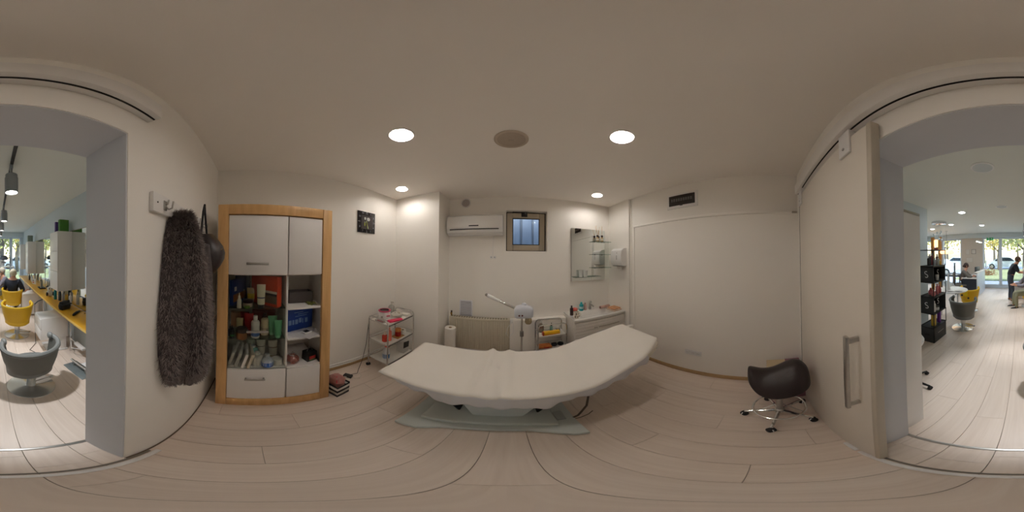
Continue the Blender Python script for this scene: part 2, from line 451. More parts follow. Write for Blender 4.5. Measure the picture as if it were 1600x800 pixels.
G().box((1.496, DB-.001, .012), (1.503, DF+.002, 2.237), .002).o('rear_edge', DARKGAP, sd)
for xx in (.60, 1.44):
    h = G().box((xx-.045, DF, 2.13), (xx+.045, DF+.012, 2.285), .004).box((xx-.03, DF-.03, 2.235), (xx+.03, DF+.004, 2.30), .003).o('hanger', WHITEP, sd)
    G().lathe([(.001, 0), (.008, 0), (.008, .004), (.001, .005)], 8, M=Mx((xx, DF+.012, 2.17), rx=-PI/2)).o('bolt', STEEL, h)
hd = G().box((.517, DF+.045, .845), (.541, DF+.062, 1.325), .004).o('door_handle', STEEL, sd)
for zz in (.87, 1.30): G().box((.521, DF, zz-.012), (.537, DF+.048, zz+.012), .003).o('handle_post', STEEL, hd)
fg = G().box((.56, DF-.02, 0), (.66, DF+.02, .03), .004).o('floor_guide', WHITEP, sd)
# ------------------------------------------------------------------ wall fittings
# electric panel
ep = thing('fuse_box', 'white flush fuse box with smoked window on the right wall', 'fuse box', (1.80, .985, 2.415))
G().box((-.012, -.22, -.115), (0, .22, .10), .004).o('frame', WHITE, ep)
G().box((-.022, -.185, -.075), (-.01, .185, .07), .006).o('smoked_cover', mat('smoked_plastic', (52,44,40), .25, var=.05), ep)
for k in range(9): G().box((-.0245, -.15+k*.034, -.02), (-.021, -.125+k*.034, .022), .001).o('breaker', mat('breaker_grey', (92,86,80), .5), ep)
G().box((-.028, -.02, -.085), (-.02, .02, -.07), .002).o('catch', BLACK, ep)
# triple outlet
po = thing('wall_outlet', 'white triple power outlet low on the right wall', 'outlet', (R, .827, .38))
G().box((-.01, -.105, -.038), (0, .105, .038), .003).o('frame', WHITEP, po)
for k in (-1, 0, 1):
    s_ = G().lathe([(.001, .001), (.022, .001), (.024, .007), (.027, .007), (.027, 0)], 16, M=Mx((-.008, k*.066, 0), ry=-PI/2)).o('socket', WHITEP, po)
    for q in (-1, 1): G().lathe([(.001, 0), (.003, 0), (.003, .002)], 6, M=Mx((-.0095, k*.066+q*.009, 0), ry=-PI/2)).o('pin_hole', BLACK, s_)
# blank plate above cabinet
bp = thing('junction_cover', 'small white junction box cover on the wall above the cabinet', 'cover plate', (L, -.02, 2.15))
G().box((0, -.05, -.05), (.008, .05, .05), .003).o('plate', WHITEP, bp)
for q in (-1, 1): G().lathe([(.001, 0), (.004, 0), (.004, .002)], 6, M=Mx((.008, q*.035, 0), ry=PI/2)).o('screw', ALU, bp)
# clock
ck = thing('wall_clock', 'square dark glass wall clock with a calla lily picture', 'clock', (L, 1.44, 2.13))
CG = mat('clock_glass', (22,18,22), .12, var=.1)
G().box((.0, -.155, -.15), (.012, .155, .15), .002).o('face', CG, ck)
G().box((.0122, -.095, -.1), (.0135, .095, .095)).o('picture', mat('clock_picture', (62,56,58), .3, var=.15), ck)
FLW = mat('lily_white', (205,208,205), .5); FLG = mat('lily_green', (150,160,60), .5); NUM = mat('clock_numerals', (150,150,160), .4)
lily = G().tube([(.0145, .015, -.09), (.0145, .005, -.03), (.0145, -.01, .02)], .006, 6).o('lily_stem', FLG, ck)
G().tube([(.0145, .03, -.09), (.0145, .0, -.01)], .004, 6).o('lily_stem', FLW, ck)
G().sph((.0145, .03, .045), (.002, .028, .026), 12, 6).o('lily_flower', FLW, ck)
G().sph((.0145, -.03, .05), (.002, .016, .02), 10, 6).o('lily_flower', FLW, ck)
G().sph((.0145, -.035, -.03), (.002, .012, .03), 8, 6).o('leaf', FLG, ck)
G().box((.0155, -.003, -.005), (.0165, .003, .07)).o('hand', NUM, ck)
G().box((.0165, -.05, -.003), (.0175, .0, .003)).o('hand', NUM, ck)
for h_ in range(1, 13):
    a = h_*PI/6; m_ = max(abs(math.sin(a)), abs(math.cos(a)))
    yy, zz = .124*math.sin(a)/m_*.98, .124*math.cos(a)/m_
    text(str(h_), .036, NUM, ck, Matrix.Translation((.0126, yy, zz)) @ Matrix(((0,0,1,0),(1,0,0,0),(0,1,0,0),(0,0,0,1))), 'numeral')
for yy, zz in ((0,.143),(0,-.143),(.143,0),(-.143,0)): G().lathe([(.001, 0), (.007, 0), (.006, .005), (.001, .006)], 10, M=Mx((.012, yy, zz), ry=PI/2)).o('stud', CHROME, ck)
# air conditioner
ac = thing('air_conditioner', 'white wall mounted split air conditioner beside the small window', 'air conditioner', (-.497, YA, 2.0))
prof = [(0, .3), (-.14, .305), (-.185, .28), (-.205, .2), (-.205, .1), (-.185, .035), (-.13, .0), (0, .0)]
n = len(prof)
G().ring([[(xx, y, z) for y, z in prof] for xx in (-.42, -.40, .40, .42)]).o('body', WHITEP, ac, ang=25)
G().ring([[(xx, y-.003, z) for y, z in ((-.187,.278),(-.206,.2),(-.206,.1),(-.204,.095),(-.202,.2),(-.184,.276))] for xx in (-.405, .405)]).o('front_panel', WHITE, ac)
G().ring([[(xx, -.208+q[0], .072+q[1]) for q in ((0,0),(.004,.012),(.02,.012),(.02,0))] for xx in (-.37, .36)]).o('air_slot', DARKGAP, ac)
G().ring([[(xx, y, z) for y, z in ((-.2,.065),(-.187,.03),(-.13,.0),(-.125,.006),(-.18,.036),(-.192,.067))] for xx in (-.38, .36)]).o('louvre', WHITEP, ac)
G().box((-.075, -.2095, .118), (.07, -.205, .136), .002).o('display', BLACK, ac)
G().box((-.03, -.2085, .152), (.025, -.205, .162), .001).o('badge', ALU, ac)
G().box((.3, -.209, .2), (.36, -.2065, .208), .001).o('sticker', WHITE, ac)
# cord from the air conditioner to a double outlet
cdx = thing('cable_outlet', 'two small round sockets on the back wall under the air conditioner', 'outlet', (-.235, YA, 1.665))
for q in (-1, 1):
    e_ = G().lathe([(.001, .004), (.017, .006), (.021, .006), (.024, 0)], 14, M=Mx((q*.026, -.002, 0), rx=PI/2)).o('socket', WHITEP, cdx)
    G().lathe([(.001, 0), (.006, .001), (.006, .003)], 8, M=Mx((q*.026, -.008, 0), rx=PI/2)).o('pin_hole', DARKGAP, e_)
tag(G().tube([(-.225, YA-.006, 2.0), (-.232, YA-.006, 1.85), (-.236, YA-.006, 1.69)], .004, 6).o('power_cable', WHITEP), 'thin white cable hanging from the air conditioner to the sockets', 'cable')
# round wall vent
rv = thing('round_vent', 'small round white ventilation outlet above the air conditioner', 'vent', (-.668, YA, 2.553))
G().lathe([(.075, .0), (.08, .024), (.07, .032), (.064, .024)], 24, M=Mx(rx=PI/2), cap=False).o('ring', WHITEP, rv)
G().lathe([(.065, .018), (.03, .028), (.001, .029)], 24, M=Mx(rx=PI/2), cap=False).o('disc', mat('vent_grey', (176,168,166), .6), rv)
# louvred grille
lg = thing('louvre_grille', 'pale blue white louvred grille on the wall behind the radiator', 'vent', (-.655, YA, .835))
LG = mat('grille_lilac', (236,236,242), .5)
rect_frame(G(), -.105, .105, -.15, .135, .018, -.012, 0, .002).o('frame', LG, lg)
G().box((-.09, -.003, -.14), (.09, -.001, .12)).o('backing', mat('grille_shadow', (206,206,216), .7), lg)
for k in range(9):
    G().box((-.088, -.002, -.002), (.088, .002, .026), .001, 1, Mx((0, -.009, -.14+k*.029), rx=rad(32))).o('slat', LG, lg)
# radiator
ra = thing('radiator', 'cream panel radiator with vertical ribs behind the bed', 'radiator', (-.43, 2.40, .12))
G().box((-.455, -.0, 0), (.455, .07, .58), .008).o('panel_body', CREAMP, ra)
nr = 27
for k in range(nr):
    xx = -.44+k*.88/(nr-1)
    G().box((xx-.012, -.014, .02), (xx+.012, .004, .545), .007, 2).o('rib', CREAMP, ra)
G().box((-.458, -.016, .553), (.458, .075, .582), .004).o('top_cover', CREAMP, ra)
gr_ = G()
for k in range(22): gr_.box((-.44+k*.04, .0, .5822), (-.415+k*.04, .06, .584))
gr_.o('top_grille', mat('grille_dark_cream', (150,140,120), .6), ra)
for q in (-1, 1): G().box((q*.458-.004, -.015, 0), (q*.458+.004, .075, .58), .003).o('side_cover', CREAMP, ra)
BRASS = mat('brass', (150,112,48), .35, .9)
vv = G().cyl((-.44, .03, .58), (-.44, .03, .64), .012).sph((-.44, .02, .625), (.018, .022, .014), 10, 6).o('valve', BRASS, ra)
G().cyl((-.44, .03, .64), (-.44, .03, .67), .014, .012).o('valve_cap', mat('valve_dark', (70,50,30), .5), vv)
for q in (-.3, .3): G().box((q-.015, .07, .05), (q+.015, .108, .5)).o('wall_bracket', CREAMP, ra)
# mirror with glass shelves
mi = thing('wall_mirror', 'frameless rectangular mirror with glass side shelves over the basin', 'mirror', (1.328, B2, 1.715))
G().box((-.321, -.03, -.44), (.321, -.002, .44)).o('backing_board', mat('mirror_back', (180,178,172), .6), mi)
G().box((-.321, -.034, -.44), (.321, -.0302, .44)).o('mirror_glass', MIRROR, mi)
def gshelf(x0, x1, z):
    s_ = G().box((x0, -.13, z-.004), (x1, -.0345, z+.004), .001, 1).o('glass_shelf', SHELFG, mi)
    for xx in (x0+.07, x1-.07 if x1 < .3 else .27): G().cyl((xx, -.0345, z-.004), (xx, -.055, z-.008), .008, n=8).o('shelf_clip', CHROME, s_)
for z in (.228, .005, -.225): gshelf(.05, .40, z)
gshelf(-.30, .19, -.37)
def cup(px, py, pz, r, h, m, label, name='tumbler'):
    t = thing(name, label, 'tumbler', (px, py, pz))
    G().lathe([(.001, 0), (r*.8, 0), (r, h), (r-.003, h), (r*.8-.003, .006), (.001, .006)], 18).o('wall', m, t)
    G().lathe([(r-.003, h), (r+.0015, h), (r+.0015, h-.006), (r-.001, h-.006)], 18, cap=False).o('rim', m, t)
    return t
FROST = mat('frosted_cup', (228,230,226), .5)
cup(1.145, B2-.085, 1.349, .036, .105, FROST, 'white frosted tumbler on the mirror shelf, left of two')
cup(1.225, B2-.095, 1.349, .04, .105, FROST, 'white frosted tumbler on the mirror shelf, right of two')
def diffuser(px, py, pz, label, tilt):
    t = thing('reed_diffuser', label, 'diffuser', (px, py, pz))
    G().lathe([(.001, 0), (.026, 0), (.028, .01), (.028, .055), (.018, .065), (.014, .07), (.014, .082)], 14).o('bottle', mat('diffuser_amber', (190,160,110), .25, var=.1), t)
    G().lathe([(.0285, .014), (.0288, .05)], 14, cap=False).o('paper_label', mat('diffuser_label', (222,214,196), .6), t)
    G().lathe([(.016, .075), (.019, .08), (.019, .105), (.012, .11), (.001, .11)], 12).o('cap', mat('dark_wood_cap', (52,34,30), .6), t)
    for k, a in enumerate(tilt): G().cyl((0, 0, .1), (a*.1, .01*(k-1), .26+.02*(k % 2)), .0018, n=5).o('reed', mat('reed', (196,150,84), .7), t)
diffuser(1.465, B2-.085, 1.947, 'reed diffuser bottle on the top mirror shelf, left of two', (-.5, -.25, .5))
diffuser(1.555, B2-.09, 1.947, 'reed diffuser bottle on the top mirror shelf, right of two', (-.03, .02, .06))
# towel dispenser on the pilaster side wall
td = thing('towel_dispenser', 'white plastic paper towel dispenser beside the mirror', 'dispenser', (X2, 2.13, 1.53))
pr_ = [(0, .0), (-.09, .0), (-.115, .06), (-.12, .17), (-.105, .25), (-.06, .285), (0, .29)]
G().ring([[(x_, yy, z_) for x_, z_ in pr_] for yy in (-.14, -.135, .135, .14)]).o('cover', WHITEP, td, ang=30)
G().box((-.123, -.03, .1), (-.1205, -.022, .17), .001).o('level_window', mat('dispenser_slot', (110,106,104), .4), td)
G().box((-.116, -.03, .205), (-.112, -.018, .216), .001).o('lock', ALU, td)
G().box((-.1, -.1, -.006), (-.02, .1, .0)).o('outlet', DARKGAP, td)
G().grid(lambda u, v: (-.085+.03*math.sin(v*2.2), -.085+.12*u, -.004-.065*v*(1-.35*u)), 4, 5).o('paper_towel', SHEET, td, solid=.0015)
# ------------------------------------------------------------------ display cabinet
CXF = -1.249
cb = thing('display_cabinet', 'tall white display cabinet with beech frame, doors and shelves of cosmetics', 'cabinet', (L+.004, 0, 0))
DX = CXF-L-.004            # depth; local x from the wall
y0, y1, ht = -.268, .663, 2.055
fw = .083
CABW = mat('cabinet_white', (240,237,235), .4, var=.015)
CABI = mat('cabinet_interior', (236,230,222), .55, var=.02)
G().box((0, y0+.01, 0), (.006, y1-.01, ht-.01)).o('back_panel', CABI, cb)
for a, b_ in ((y0+.01, y0+.03), (y1-.03, y1-.01)): G().box((0, a, .0), (DX-.04, b_, ht-.01), .002).o('side_panel', CABI, cb)
G().box((.006, .278, .1), (DX-.045, .296, 1.97), .001).o('divider', CABW, cb)
G().box((.006, y0+.03, .09), (DX-.045, y1-.03, .115)).o('bottom_panel', CABI, cb)
G().box((.006, y0+.03, ht-.09), (DX-.045, y1-.03, ht-.065)).o('top_panel', CABI, cb)
FX0, FX1 = DX-.04, DX
def fr(name, lo, hi): G().box(lo, hi, .004).o(name, BEECH, cb)
fr('frame_stile', (FX0, y0, 0), (FX1, y0+fw, ht)); fr('frame_stile', (FX0, y1-fw, 0), (FX1, y1, ht))
fr('frame_rail', (FX0, y0+fw, ht-fw), (FX1, y1-fw, ht)); fr('frame_rail', (FX0, y0+fw, 0), (FX1, y1-fw, .115))
yl0, yl1, yr0, yr1 = y0+fw+.003, .281, .291, y1-fw-.003
d = G().box((DX-.038, yl0, 1.497), (DX-.012, yl1, 1.965), .003).o('door', CABW, cb, label='upper left cabinet door with a bar handle')
def bar_handle(par, y, z, w=.17):
    G().box((DX+.012, y-w/2, z-.01), (DX+.022, y+w/2, z+.01), .003).o('handle', STEEL, par)
    for q in (-1, 1): G().box((DX-.014, y+q*(w/2-.01)-.006, z-.008), (DX+.013, y+q*(w/2-.01)+.006, z+.008), .002).o('handle_post', STEEL, par)
bar_handle(d, .043, 1.585)
G().box((DX-.038, yr0, 1.497), (DX-.012, yr1, 1.965), .003).o('door', CABW, cb, label='upper right plain cabinet door')
d = G().box((DX-.038, yl0, .12), (DX-.012, yl1, .575), .003).o('drawer', CABW, cb); bar_handle(d, .037, .462, .16)
G().box((DX-.038, yr0, .12), (DX-.012, yr1, .565), .003).o('door', CABW, cb, label='lower right plain cabinet door')
gd = G().box((DX-.03, yl0, .58), (DX-.024, yl1, 1.492), .001, 1).o('glass_door', GLASS, cb); bar_handle(gd, .05, 1.022, .17)
G().box((.006, yl0, 1.487), (DX-.045, yr1, 1.497)).o('shelf', CABI, cb)
G().box((.006, yl0, .57), (DX-.045, yl1, .585), .001).o('shelf', CABW, cb)
G().box((.006, yr0, .57), (DX-.02, yr1, .585), .001).o('shelf', CABW, cb)
for z in (1.21, .912): G().box((.01, yl0, z-.007), (DX-.05, yl1-.004, z), .001, 1).o('glass_shelf', SHELFG, cb)
for z in (1.21, .912): G().box((.006, yr0+.005, z-.018), (DX-.03, yr1+.02, z), .002).o('shelf', CABW, cb)

# --- products
def pm(c, rough=.35): return mat('product_%d_%d_%d' % tuple(c), c, rough, var=.05, nscale=25)
def bottle(name, label, pos, r, h, body, cap=(235,235,230), kind='bottle', band=None, rz=0., cat=None, group=None):
    t = thing(name, label, cat or name.split('_')[-1], pos, rz, group)
    bm_ = body if not isinstance(body, tuple) else pm(body)
    cm_ = pm(cap) if cap else None
    if kind == 'bottle':
        G().lathe([(.001, 0), (r*.92, 0), (r, .006), (r, h*.7), (r*.85, h*.76), (r*.4, h*.8), (r*.38, h*.84)], 16).o('body', bm_, t)
        G().lathe([(r*.46, h*.83), (r*.5, h*.85), (r*.48, h), (.001, h)], 12).o('cap', cm_, t)
    elif kind == 'round':
        G().lathe([(.001, 0), (r*.7, 0), (r, h*.2), (r, h*.45), (r*.7, h*.68), (r*.3, h*.78), (r*.28, h*.84)], 18).o('body', bm_, t)
        G().lathe([(r*.36, h*.82), (r*.38, h), (.001, h)], 12).o('cap', cm_, t)
    elif kind == 'dropper':
        G().lathe([(.001, 0), (r, .002), (r, h*.55), (r*.5, h*.65), (r*.45, h*.68)], 14).o('body', bm_, t)
        G().lathe([(r*.6, h*.67), (r*.55, h*.8), (r*.25, h*.85), (r*.2, h), (.001, h)], 12).o('cap', cm_, t)
    elif kind == 'jar':
        G().lathe([(.001, 0), (r*.95, 0), (r, .005), (r, h*.62), (r*.95, h*.66)], 20).o('body', bm_, t)
        G().lathe([(r*1.02, h*.64), (r*1.02, h*.96), (r*.95, h), (.001, h)], 20).o('lid', cm_, t)
    elif kind == 'tube':                 # stands on its cap, flat crimp on top
        G().lathe([(.001, 0), (r*.8, 0), (r*.84, h*.16), (.001, h*.165)], 16).o('cap', cm_, t)
        rings = []
        for q in range(7):
            u = q/6; z = h*.16+h*.84*u; a = r*(1+.22*u); b_ = r*(1-u)**.7+.0015
            rings.append([(b_*math.cos(2*PI*j/16), a*math.sin(2*PI*j/16), z) for j in range(16)])
        G().ring(rings).o('body', bm_, t)
    elif kind == 'pump':
        G().lathe([(.001, 0), (r*.95, 0), (r, .008), (r, h*.6), (r*.7, h*.7), (r*.35, h*.74)], 18).o('body', bm_, t)
        G().lathe([(r*.4, h*.73), (r*.4, h*.82), (r*.12, h*.83), (r*.12, h*.92), (.001, h*.92)], 12).o('collar', cm_, t)
        G().box((-r*.2, -r*.2, h*.92), (r*.9, r*.2, h), .002).o('nozzle', cm_, t)
    elif kind == 'spray':
        G().lathe([(.001, 0), (r*.95, 0), (r, .01), (r, h*.45), (r*.75, h*.6), (r*.35, h*.74), (r*.33, h*.78)], 18).o('body', bm_, t)
        hd_ = G().box((-r*.35, -r*.3, h*.78), (r*.9, r*.3, h*.95), .006).o('spray_head', cm_, t)
        G().box((r*.35, -r*.1, h*.64), (r*.5, r*.1, h*.8), .003).o('trigger', cm_, hd_)
    if band and kind != 'tube':
        c, za, zb = band; G().lathe([(r*1.006, h*za), (r*1.006, h*zb)], 16, cap=False).o('label_band', pm(c), t)
    elif band:
        c, za, zb = band; rings = []
        for u_ in (za, zb):
            u = (u_-.16)/.84; a = r*(1+.22*u)*1.01; b_ = (r*(1-u)**.7+.0015)*1.03
            rings.append([(b_*math.cos(2*PI*j/16), a*math.sin(2*PI*j/16), h*u_) for j in range(16)])
        G().ring(rings, cap=False).o('label_band', pm(c), t)
    return t
def carton(name, label, pos, size, col, rz=0., tilt=0., bands=(), cat='box', group=None):
    t = thing(name, label, cat, pos, rz, group); t.rotation_euler = (0, tilt, rz)
    sx, sy, sz = size
    G().box((-sx/2, -sy/2, 0), (sx/2, sy/2, sz), .002).o('carton', pm(col, .45), t)
    for c, (ya, yb), (za, zb) in bands:
        G().box((sx/2, sy*ya-sy/2, sz*za), (sx/2+.0012, sy*yb-sy/2, sz*zb)).o('print_panel', pm(c, .45), t)
    return t
s1, s2, s3 = 1.21, .912, .585
carton('gift_box', 'blue carton with round white seal on the top glass shelf', (-1.475, -.12, s1), (.03, .27, .225), (30,62,128), 1.18, bands=[((150,90,40), (.05,.95), (.12,.42)), ((215,215,215), (.12,.26), (.55,.72))])
carton('display_card', 'muted blue carton behind the white bottle on the top shelf', (-1.64, -.09, s1), (.05, .15, .23), (70,82,122))
bottle('lotion_bottle', 'white capped lotion bottle at the back of the top shelf', (-1.56, -.095, s1), .026, .155, (222,220,222), (236,236,236), band=((180,180,190), .3, .36))
bottle('dropper_bottle', 'slim white pointed dropper bottle at the front of the top shelf', (-1.30, -.098, s1), .018, .13, (226,220,205), (232,228,215), 'dropper')
bottle('cream_tube', 'short beige and yellow cream tube on the top glass shelf', (-1.50, -.005, s1), .032, .135, (212,188,140), (150,150,170), 'tube', ((216,186,40), .3, .62))
bottle('cream_jar', 'dark purple lidded jar on the top glass shelf', (-1.36, -.03, s1), .042, .055, (196,170,150), (52,24,36), 'jar')
bottle('cream_tube', 'tall cream coloured tube with green leaf and dark cap, top shelf', (-1.325, .078, s1), .03, .20, (232,224,196), (40,34,36), 'tube', ((60,70,110), .42, .47))
carton('gift_box', 'large orange red carton with brown photo on the top shelf', (-1.43, .125, s1), (.06, .30, .262), (226,70,30), -.80, bands=[((120,98,76), (.3,.98), (.1,.36)), ((226,214,198), (.3,.98), (.44,.52)), ((50,34,30), (.3,.98), (.36,.44))])
bottle('pump_bottle', 'dark red bottle at the back of the top shelf', (-1.60, .04, s1), .03, .22, (150,26,26), (120,18,20))
bottle('small_pot', 'flat green pot at the front of the top glass shelf', (-1.305, -.035, s1), .024, .018, (90,130,40), (110,140,50), 'jar', cat='pot')
bottle('dropper_bottle', 'black bottle with green label, far left of the middle shelf', (-1.31, -.152, s2), .020, .13, (30,28,30), (24,22,24), 'dropper', ((40,130,60), .2, .34))
bottle('dropper_bottle', 'dark blue dropper bottle on the left of the middle shelf', (-1.35, -.172, s2), .018, .125, (40,44,84), (30,26,30), 'dropper')
bottle('cosmetic_jar', 'amber jar with dark lid on the middle shelf', (-1.32, -.075, s2), .045, .105, (150,92,40), (46,32,30), 'jar')
bottle('cream_tube', 'beige tube with yellow top behind the amber jar', (-1.43, -.10, s2), .026, .155, (212,192,140), (190,160,60), 'tube')
carton('soap_box', 'pale orange carton at the back of the middle shelf', (-1.58, -.13, s2), (.05, .13, .16), (206,150,110))
bottle('cream_tube', 'bright red tube on the middle shelf, nearer of two', (-1.44, -.02, s2), .034, .20, (196,26,36), (150,16,26), 'tube')
bottle('cream_tube', 'dark red tube at the back of the middle shelf', (-1.53, -.06, s2), .034, .18, (150,20,30), (110,12,20), 'tube')
bottle('lotion_bottle', 'tall white bottle with blue base band on the middle shelf', (-1.345, .036, s2), .036, .215, (234,230,222), (236,232,226), band=((80,120,190), .1, .26))
bottle('lotion_bottle', 'beige bottle with dark cap on the middle shelf', (-1.40, .118, s2), .034, .215, (222,204,168), (70,40,40), band=((190,170,150), .3, .36))
carton('gift_box', 'dark red carton at the back of the middle shelf', (-1.60, .12, s2), (.06, .22, .19), (120,24,24))
bottle('cream_tube', 'pale green tube on the middle shelf, left of two', (-1.40, .185, s2), .033, .19, (110,186,140), (130,200,160), 'tube')
bottle('cream_tube', 'green tube on the middle shelf, right of two by the divider', (-1.335, .222, s2), .03, .17, (92,180,128), (120,196,150), 'tube')
for k, (yy, xx, lb) in enumerate(((-.165, -1.42, 'leaning white carton nearest the cabinet frame, bottom shelf'), (-.115, -1.40, 'second leaning white carton on the bottom shelf'), (-.07, -1.38, 'third leaning white carton on the bottom shelf'), (-.03, -1.38, 'fourth leaning cream carton on the bottom shelf'))):
    t = thing('flat_carton', lb, 'box', (xx, yy, s3+.001)); t.rotation_euler = (rad(-14), 0, rad(-6+4*k))
    G().box((-.11, -.012, .003), (.11, .012, .17), .002).o('carton', pm(((228,224,218), (226,220,212), (232,228,222), (224,212,190))[k]), t)
    G().box((-.09, -.0128, .03), (.02, -.012, .12)).o('print_panel', pm((170,170,176)), t)
bottle('cleanser_bottle', 'turquoise cleanser bottle at the back of the bottom shelf', (-1.46, .02, s3), .046, .17, (120,190,180), (220,230,228), band=((60,130,120), .1, .3))
bottle('pump_bottle', 'white round bottle with white cap in the middle of the bottom shelf', (-1.355, .058, s3), .048, .15, (226,222,214), (236,234,230))
bottle('toner_bottle', 'round clear bottle half filled with blue liquid, bottom shelf', (-1.315, .138, s3), .052, .15, (206,214,226), (226,230,236), 'round', ((60,110,190), .12, .46))
bottle('cream_jar', 'low white lidded jar on the right of the bottom shelf', (-1.345, .222, s3), .045, .075, (222,218,210), (232,228,222), 'jar')
bottle('cream_tube', 'white tube with dark line at the back of the bottom shelf', (-1.52, .095, s3), .036, .20, (228,222,206), (214,208,196), 'tube', ((80,80,70), .6, .63))
bottle('cream_tube', 'white tube with brown line at the back right of the bottom shelf', (-1.49, .205, s3), .036, .20, (230,222,204), (200,180,140), 'tube', ((120,80,50), .6, .64))
bottle('cream_tube', 'grey green tube at the back of the bottom shelf by the turquoise bottle', (-1.56, .0, s3), .036, .20, (196,206,190), (200,200,190), 'tube')
# right-hand shelves
t = thing('storage_box', 'dark grey open storage box on the upper right cabinet shelf', 'box', (-1.48, .445, s1))
DG = mat('grey_felt', (100,93,93), .8, var=.1)
for lo, hi in (((-.06,-.115,0),(.06,.115,.006)), ((-.06,-.115,0),(-.054,.115,.105)), ((.054,-.115,0),(.06,.115,.105)), ((-.06,-.115,0),(.06,-.109,.105)), ((-.06,.109,0),(.06,.115,.105))): G().box(lo, hi, .001).o('panel', DG, t)
t = thing('leaf_sachet', 'crumpled green sachet at the edge of the upper right shelf', 'sachet', (-1.36, .525, s1))
G().grid(lambda u, v: (-.05+.1*u, -.04+.08*v, .004+.014*math.sin(u*5)*math.sin(v*6+1)+.012*math.sin(PI*u)*math.sin(PI*v)), 8, 8).o('foil', mat('green_foil', (120,124,60), .4), t, solid=.001)
G().box((-.052, -.04, .001), (-.044, .04, .006)).o('crimp', mat('green_foil', (120,124,60), .4), t)
t = thing('box_set', 'large blue carton leaning at the back of the middle right shelf', 'box', (-1.47, .44, s2), .30)
BLU = mat('carton_blue', (20,62,150), .4, var=.06)
G().box((-.02, -.15, 0), (.02, .15, .255), .002).o('carton', BLU, t)
SV = mat('silver_print', (120,150,196), .4)
for (a, b_, z, w) in ((-.12,-.09,.07,.05),(-.08,-.06,.07,.05),(-.05,-.02,.07,.05),(-.01,.02,.08,.05),(.03,.04,.07,.05),(.06,.09,.07,.05),(-.05,.08,.15,.006),(-.02,.1,.17,.006),(-.06,.04,.19,.006)): G().box((.02, a, z), (.021, b_, z+w), 0).o('print_mark', SV, t)
t = thing('paper_sheets', 'loose white paper sheets spread on the middle right shelf', 'papers', (-1.40, .42, s2))
for k in range(4): G().box((-.1, -.075, .0005+k*.0012), (.1, .075, .0014+k*.0012), 0, 1, Mx((-.01+.02*k, -.03+.03*k, 0), rz=.3*k-.4)).o('sheet', pm((232,230,228)), t)
t = thing('phone_charger', 'small white device with dark screen on the papers', 'device', (-1.365, .485, s2+.0062), .4)
G().box((-.03, -.045, 0), (.03, .045, .014), .004).o('case', WHITEP, t); G().box((-.022, -.03, .014), (.022, .02, .0155)).o('screen', BLACK, t)
def crumple(name, label, cat, pos, r, m, seed, n=12, extra=None):
    t = thing(name, label, cat, pos); q = random.Random(seed); rings = []
    for i in range(9):
        a = -PI/2+PI*i/8; rings.append([((r[0]*max(math.cos(a), .02))*(1+q.uniform(-.2,.2))*math.cos(2*PI*j/n), (r[1]*max(math.cos(a), .02))*(1+q.uniform(-.2,.2))*math.sin(2*PI*j/n), max(0, r[2]*(1+math.sin(a))*(1+q.uniform(-.12,.12)))) for j in range(n)])
    G().ring(rings).o('wrap', m, t, ang=20)
    return t
t = crumple('plastic_bag', 'clear crinkled plastic bag with reddish brown contents, bottom right shelf', 'bag', (-1.345, .355, s3), (.06,.055,.05), mat('cellophane_brown', (150,92,80), .2, var=.4, nscale=30), 5)
G().ring([[(x_*.03+.0, y_*.03, .09+k*.025) for x_, y_ in ((1,.2),(.3,1),(-1,.4),(-.5,-1),(.6,-.8))] for k in (0, 1)], cap=False).o('bag_neck', glassmat('cellophane', (226,220,220), .25, .1, .25), t)
t = thing('gift_bag', 'small black box bag with red and green front and chain handle', 'bag', (-1.37, .52, s3), .3)
G().ring([[(x_*(1-.12*k), y_*(1-.05*k), .105*k) for x_, y_ in ((.045,-.055),(.045,.055),(-.045,.055),(-.045,-.055))] for k in (0, 1)]).o('body', BLACK, t)
G().box((.04, -.035, .02), (.047, .035, .06), .002).o('red_panel', pm((176,40,36)), t); G().box((.041, -.035, .012), (.048, .03, .022), .001).o('green_stripe', pm((70,130,60)), t)
G().tube([(0, -.03+.06*q/10, .105+.05*math.sin(PI*q/10)) for q in range(11)], .003, 6).o('handle', STEEL, t)
# bag on the floor by the cabinet
t = thing('gift_bag', 'black and white striped paper bag with pink wrap beside the cabinet', 'bag', (-1.31, .775, 0), .25)
STR = stripes('black_white_stripes', (28,24,26), (226,220,212), 2, 12.5, .5)
G().ring([[(x_*(1+.1*k), y_*(1+.05*k), .19*k) for x_, y_ in ((.085,-.075),(.085,.075),(-.085,.075),(-.085,-.075))] for k in (0, 1)], cap=False).ring([[(x_*.98, y_*.98, z_) for x_, y_ in ((.085,-.075),(.085,.075),(-.085,.075),(-.085,-.075))] for z_ in (.001, .004)]).o('body', STR, t, solid=.002)
q = random.Random(11)
G().ring([[((.09*math.cos(a)*rr)*(1+q.uniform(-.15,.15)), (.08*math.sin(a)*rr)*(1+q.uniform(-.15,.15)), zz) for a in [2*PI*j/12 for j in range(12)]] for rr, zz in ((.75,.1),(.9,.17),(1.0,.22),(.75,.27),(.35,.30),(.1,.305))]).o('tissue_wrap', mat('pink_cellophane', (176,120,112), .35, var=.3, nscale=25), t, ang=20)
G().tube([(.06, -.06, .23), (.02, -.02, .30), (-.01, .02, .27), (.03, .06, .25)], .004, 6).o('ribbon', pm((200,20,40)), t)
G().tube([(.07, .03, .22), (.03, .0, .295), (-.03, -.05, .25)], .004, 6).o('ribbon', pm((200,20,40)), t)
t = thing('power_adapter', 'black power adapter lying on the floor near the striped bag', 'adapter', (-1.50, 1.03, 0), .5)
G().box((-.05, -.03, 0), (.05, .03, .035), .006).o('case', BLACK, t); G().box((-.03, -.035, .01), (.0, -.03, .025), .001).o('label', pm((200,196,190)), t)
